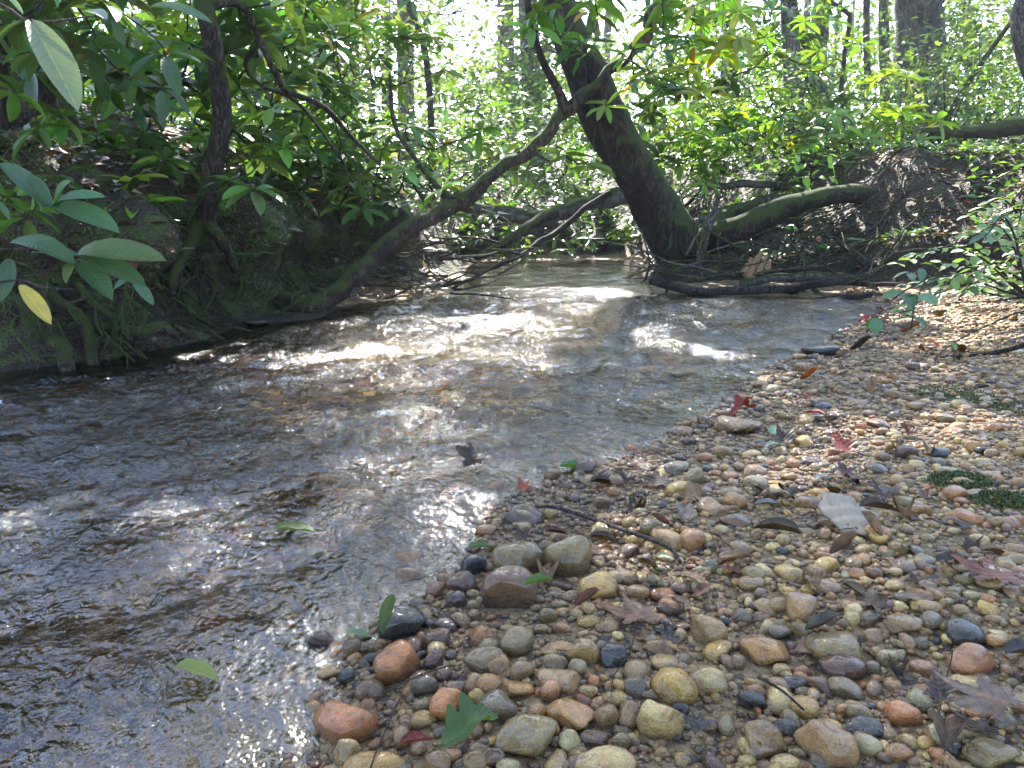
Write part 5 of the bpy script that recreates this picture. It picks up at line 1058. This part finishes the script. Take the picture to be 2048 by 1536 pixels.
tree([(690, 340, 40, 18), (700, 150, 36, 18), (690, -150, 34, 18)], 'trunk hidden among rhododendron leaves left of centre', M['bark_far'], 15, crown_px([(640, 60, 17, 2.2, 1400), (560, 90, 16, 1.6, 1000)]), 1, FG, .18)
tree([(300, 340, 46, 16), (310, 150, 42, 16), (300, -150, 40, 16)], 'trunk behind the left bank greenery', M['bark_far'], 16, crown_px([(250, 60, 15, 2.4, 1500), (380, 150, 15, 2, 1200)]), 1, FG, .18)
tree([(1070, 340, 40, 19), (1060, 100, 36, 19), (1050, -150, 34, 19)], 'trunk far behind the leaning tree', M['bark_far'], 17, crown_px([(1150, 120, 18, 2.4, 1600), (980, 180, 19, 2.2, 1400)]), 1, FG, .18)

# background shrubs between 9 and 25 m: each its own thing
random.seed(5)
def shrub(px, py, d, r, n, cols, label, seed, lsize=.11):
    c0 = at(px, py, d); gz = land1(c0[0], c0[1]); base = np.array([c0[0], c0[1], gz - .05]); rg = np.random.default_rng(seed)
    root = thing('shrub', label, 'shrub', base, 'green shrubs on the forest floor'); k = 12
    cl = c0 + rg.normal(0, .5, (k, 3)) * r * np.array([1.3, .8, .7]); cl[:, 2] = np.maximum(cl[:, 2], gz + .1)
    link('stems', tubes_mesh('stems', [([base, (base + q) / 2 + rg.normal(0, .08, 3) * r, q], [.02, .012, .005], dict(sides=5, step=.2)) for q in cl], M['bark'], base), root)
    P_ = cl[rg.integers(0, k, n)] + rg.normal(0, .3, (n, 3)) * r; P_ = P_[P_[:, 2] > gz]; n = len(P_); d_ = rg.normal(0, 1, (n, 3)); d_[:, 2] *= .5; u_ = rg.normal(0, .5, (n, 3)) + [0, 0, 1]
    L = rg.uniform(.6, 1.3, n) * lsize; cc = np.array(cols)[rg.integers(0, len(cols), n)] * rg.uniform(.7, 1.3, (n, 1))
    o = leaf_mass('leaves', P_, d_, u_, L, L * .42, cc, M['leaf_mass'], root, base); o['kind'] = 'stuff'
SL = [(-20, 330, 9, 1.1, 'left edge'), (180, 330, 10, 1.2, 'behind the dark left trunks'), (380, 330, 9, 1.0, 'behind the upright bare trunk'), (560, 340, 10, 1.2, 'behind the left bank'), (730, 330, 11, 1.2, 'left of the crossing trunk top'), (900, 360, 12, 1.2, 'behind the crossing trunk'),
      (1090, 350, 12, 1.2, 'left of the leaning trunk'), (1330, 330, 10, 1.0, 'right of the leaning trunk'), (1460, 250, 11, 1.1, 'below the slender trunk'), (1600, 250, 11, 1.0, 'in front of the slim pair'), (1720, 230, 11, 1.0, 'left of the sunlit sapling'), (1900, 220, 10, 1.0, 'below the broad brown trunk'),
      (2040, 200, 10, 1.1, 'at the upper right edge'), (1970, 140, 13, 1.3, 'behind the long mossy log'), (250, 180, 14, 1.8, 'deep left, high'), (620, 200, 15, 1.8, 'deep left of centre'), (1000, 240, 16, 1.8, 'deep centre'), (1400, 120, 15, 1.7, 'deep right of the leaning trunk'), (1700, 120, 17, 1.8, 'behind the thin trunks'), (1900, 60, 18, 2, 'behind the broad trunk, high'), (80, 120, 13, 1.6, 'deep far left')]
for k, (px, py, d, r, w_) in enumerate(SL): shrub(px, py, d, r, int(1500 * r), FG if k % 2 else GC, 'loose green woodland shrub ' + w_, 50 + k, .10 if d < 12.5 else .15)
# far woods
n = 42000; rg = np.random.default_rng(8); th = rg.uniform(-.78, .78, n); dd = rg.uniform(24, 58, n); hx_ = dd * np.sin(th); hy_ = dd * np.cos(th)
top = .15 + .07 * fbm(th * 7, dd * .08, 3); el = rg.random(n) ** .85 * top; zz = CAMH + dd * el * 1.15 + .4; keep = fbm(th * 26 + dd * .3, el * 60, 3) > -.06
P_ = np.stack([hx_, hy_, zz], 1)[keep]; n = len(P_); d = rg.normal(0, 1, (n, 3)); d[:, 2] *= .5; L = rg.uniform(.25, .55, n)
o = leaf_mass('far_woods', P_, d, rg.normal(0, .5, (n, 3)) + [0, 0, 1], L, L * .6, np.array(FG)[rg.integers(0, 4, n)] * rg.uniform(.8, 1.5, (n, 1)), M['leaf_mass']); tag(o, 'bright sunlit foliage of the woods far behind', 'woods', kind='stuff')
specs = []
for k in range(46):
    t_ = rg.uniform(-.75, .75); q = rg.uniform(20, 55); p = np.array([q * math.sin(t_), q * math.cos(t_), 0]); p[2] = land1(p[0], p[1]) - .3; ln = rg.normal(0, .4, 2); r0 = rg.uniform(.08, .22)
    specs.append(([p, p + [ln[0] * .5, ln[1] * .5, 5], p + [ln[0], ln[1], 11]], [r0, r0 * .8, r0 * .6], dict(sides=8, step=.8, seed=k)))
tag(link('far_trunks', tubes_mesh('far_trunks', specs, M['bark_far'])), 'thin tree trunks of the woods far behind', 'woods', kind='stuff')

# ---- crown of the leaning tree and its neighbours overhead, unseen: placed to shade the stream, gaps cut for the sun patches
def shade_canopy(root, origin, cx, cy, n, seed, sx_=(4.2, 4.2), zr=(9.2, 11.6)):
    rg = np.random.default_rng(seed)
    P_ = np.stack([rg.uniform(cx - sx_[0], cx + sx_[0], n), rg.uniform(cy - sx_[1], cy + sx_[1], n), rg.uniform(zr[0], zr[1], n)], 1)
    gx_, gy_ = ground_hit(P_)
    dens = fbm(gx_ * 1.7 + 3, gy_ * 1.7, 3)
    keep = (dens > np.where((gx_ > -.6) & (gy_ < 2.6), -.6, np.where(gx_ > 2.3, .05, np.where(gy_ > 4.6, np.where(gx_ < .6, -.14, -.02), -.25)))) & ~in_patch(gx_, gy_, 1.0)  # leaves left out along the sun's rays to the listed patches
    P_ = P_[keep]; n = len(P_); d = rg.normal(0, 1, (n, 3)); d[:, 2] *= .4; L = rg.uniform(.14, .26, n)
    o = leaf_mass('crown', P_, d, rg.normal(0, .35, (n, 3)) + [0, 0, 1], L, L * .75, np.array(FG)[rg.integers(0, 4, n)] * rg.uniform(.7, 1.2, (n, 1)), M['leaf_mass'], root, origin); o['kind'] = 'stuff'
off = 10.4 / math.tan(SUN_EL)
shade_canopy(tr_, BASE, 0.0, 2.6 + off, 9500, 1, (2.4, 4.2))
shade_canopy(lt, B3, -3.8, 2.6 + off, 5000, 2, (1.5, 4.2))
tk = thing('unseen_canopy_tree', 'unseen tall tree on the right, its crown shaped to shade the gravel bar', 'tree', (8.4, 9.5, 1.0))
link('trunk', tubes_mesh('trunk', [([(8.4, 9.5, .6), (8.3, 9.6, 3), (7.6, 10.2, 7), (5.4, 12, 10.5)], [.2, .17, .13, .06], dict(sides=12, step=.2)), ([(7.6, 10.2, 7), (5.0, 11.4, 9), (2.8, 12, 10)], [.09, .06, .03], dict(sides=8, step=.2))], M['bark_far'], (8.4, 9.5, 1.0)), tk)
shade_canopy(tk, (8.4, 9.5, 1.0), 4.4, 2.6 + off, 8500, 3, (2.0, 4.2))

# ------------------------------------------------------------------ air
hz = bpy.data.materials.new('haze'); hz.use_nodes = True; t = hz.node_tree; t.nodes.clear(); ho = t.nodes.new('ShaderNodeOutputMaterial'); pv = t.nodes.new('ShaderNodeVolumePrincipled')
pv.inputs['Color'].default_value = (.93, .96, 1, 1); pv.inputs['Density'].default_value = .0011; pv.inputs['Anisotropy'].default_value = .3; t.links.new(pv.outputs[0], ho.inputs['Volume'])
bm = bmesh.new(); bmesh.ops.create_cube(bm, size=1)
for v in bm.verts: v.co = ((v.co.x) * 160, v.co.y * 125 + 50, 9.5 + v.co.z * 24)
me = bpy.data.meshes.new('haze'); bm.to_mesh(me); bm.free(); me.materials.append(hz)
tag(link('haze', me), 'thin sunlit haze among the trees', kind='stuff')
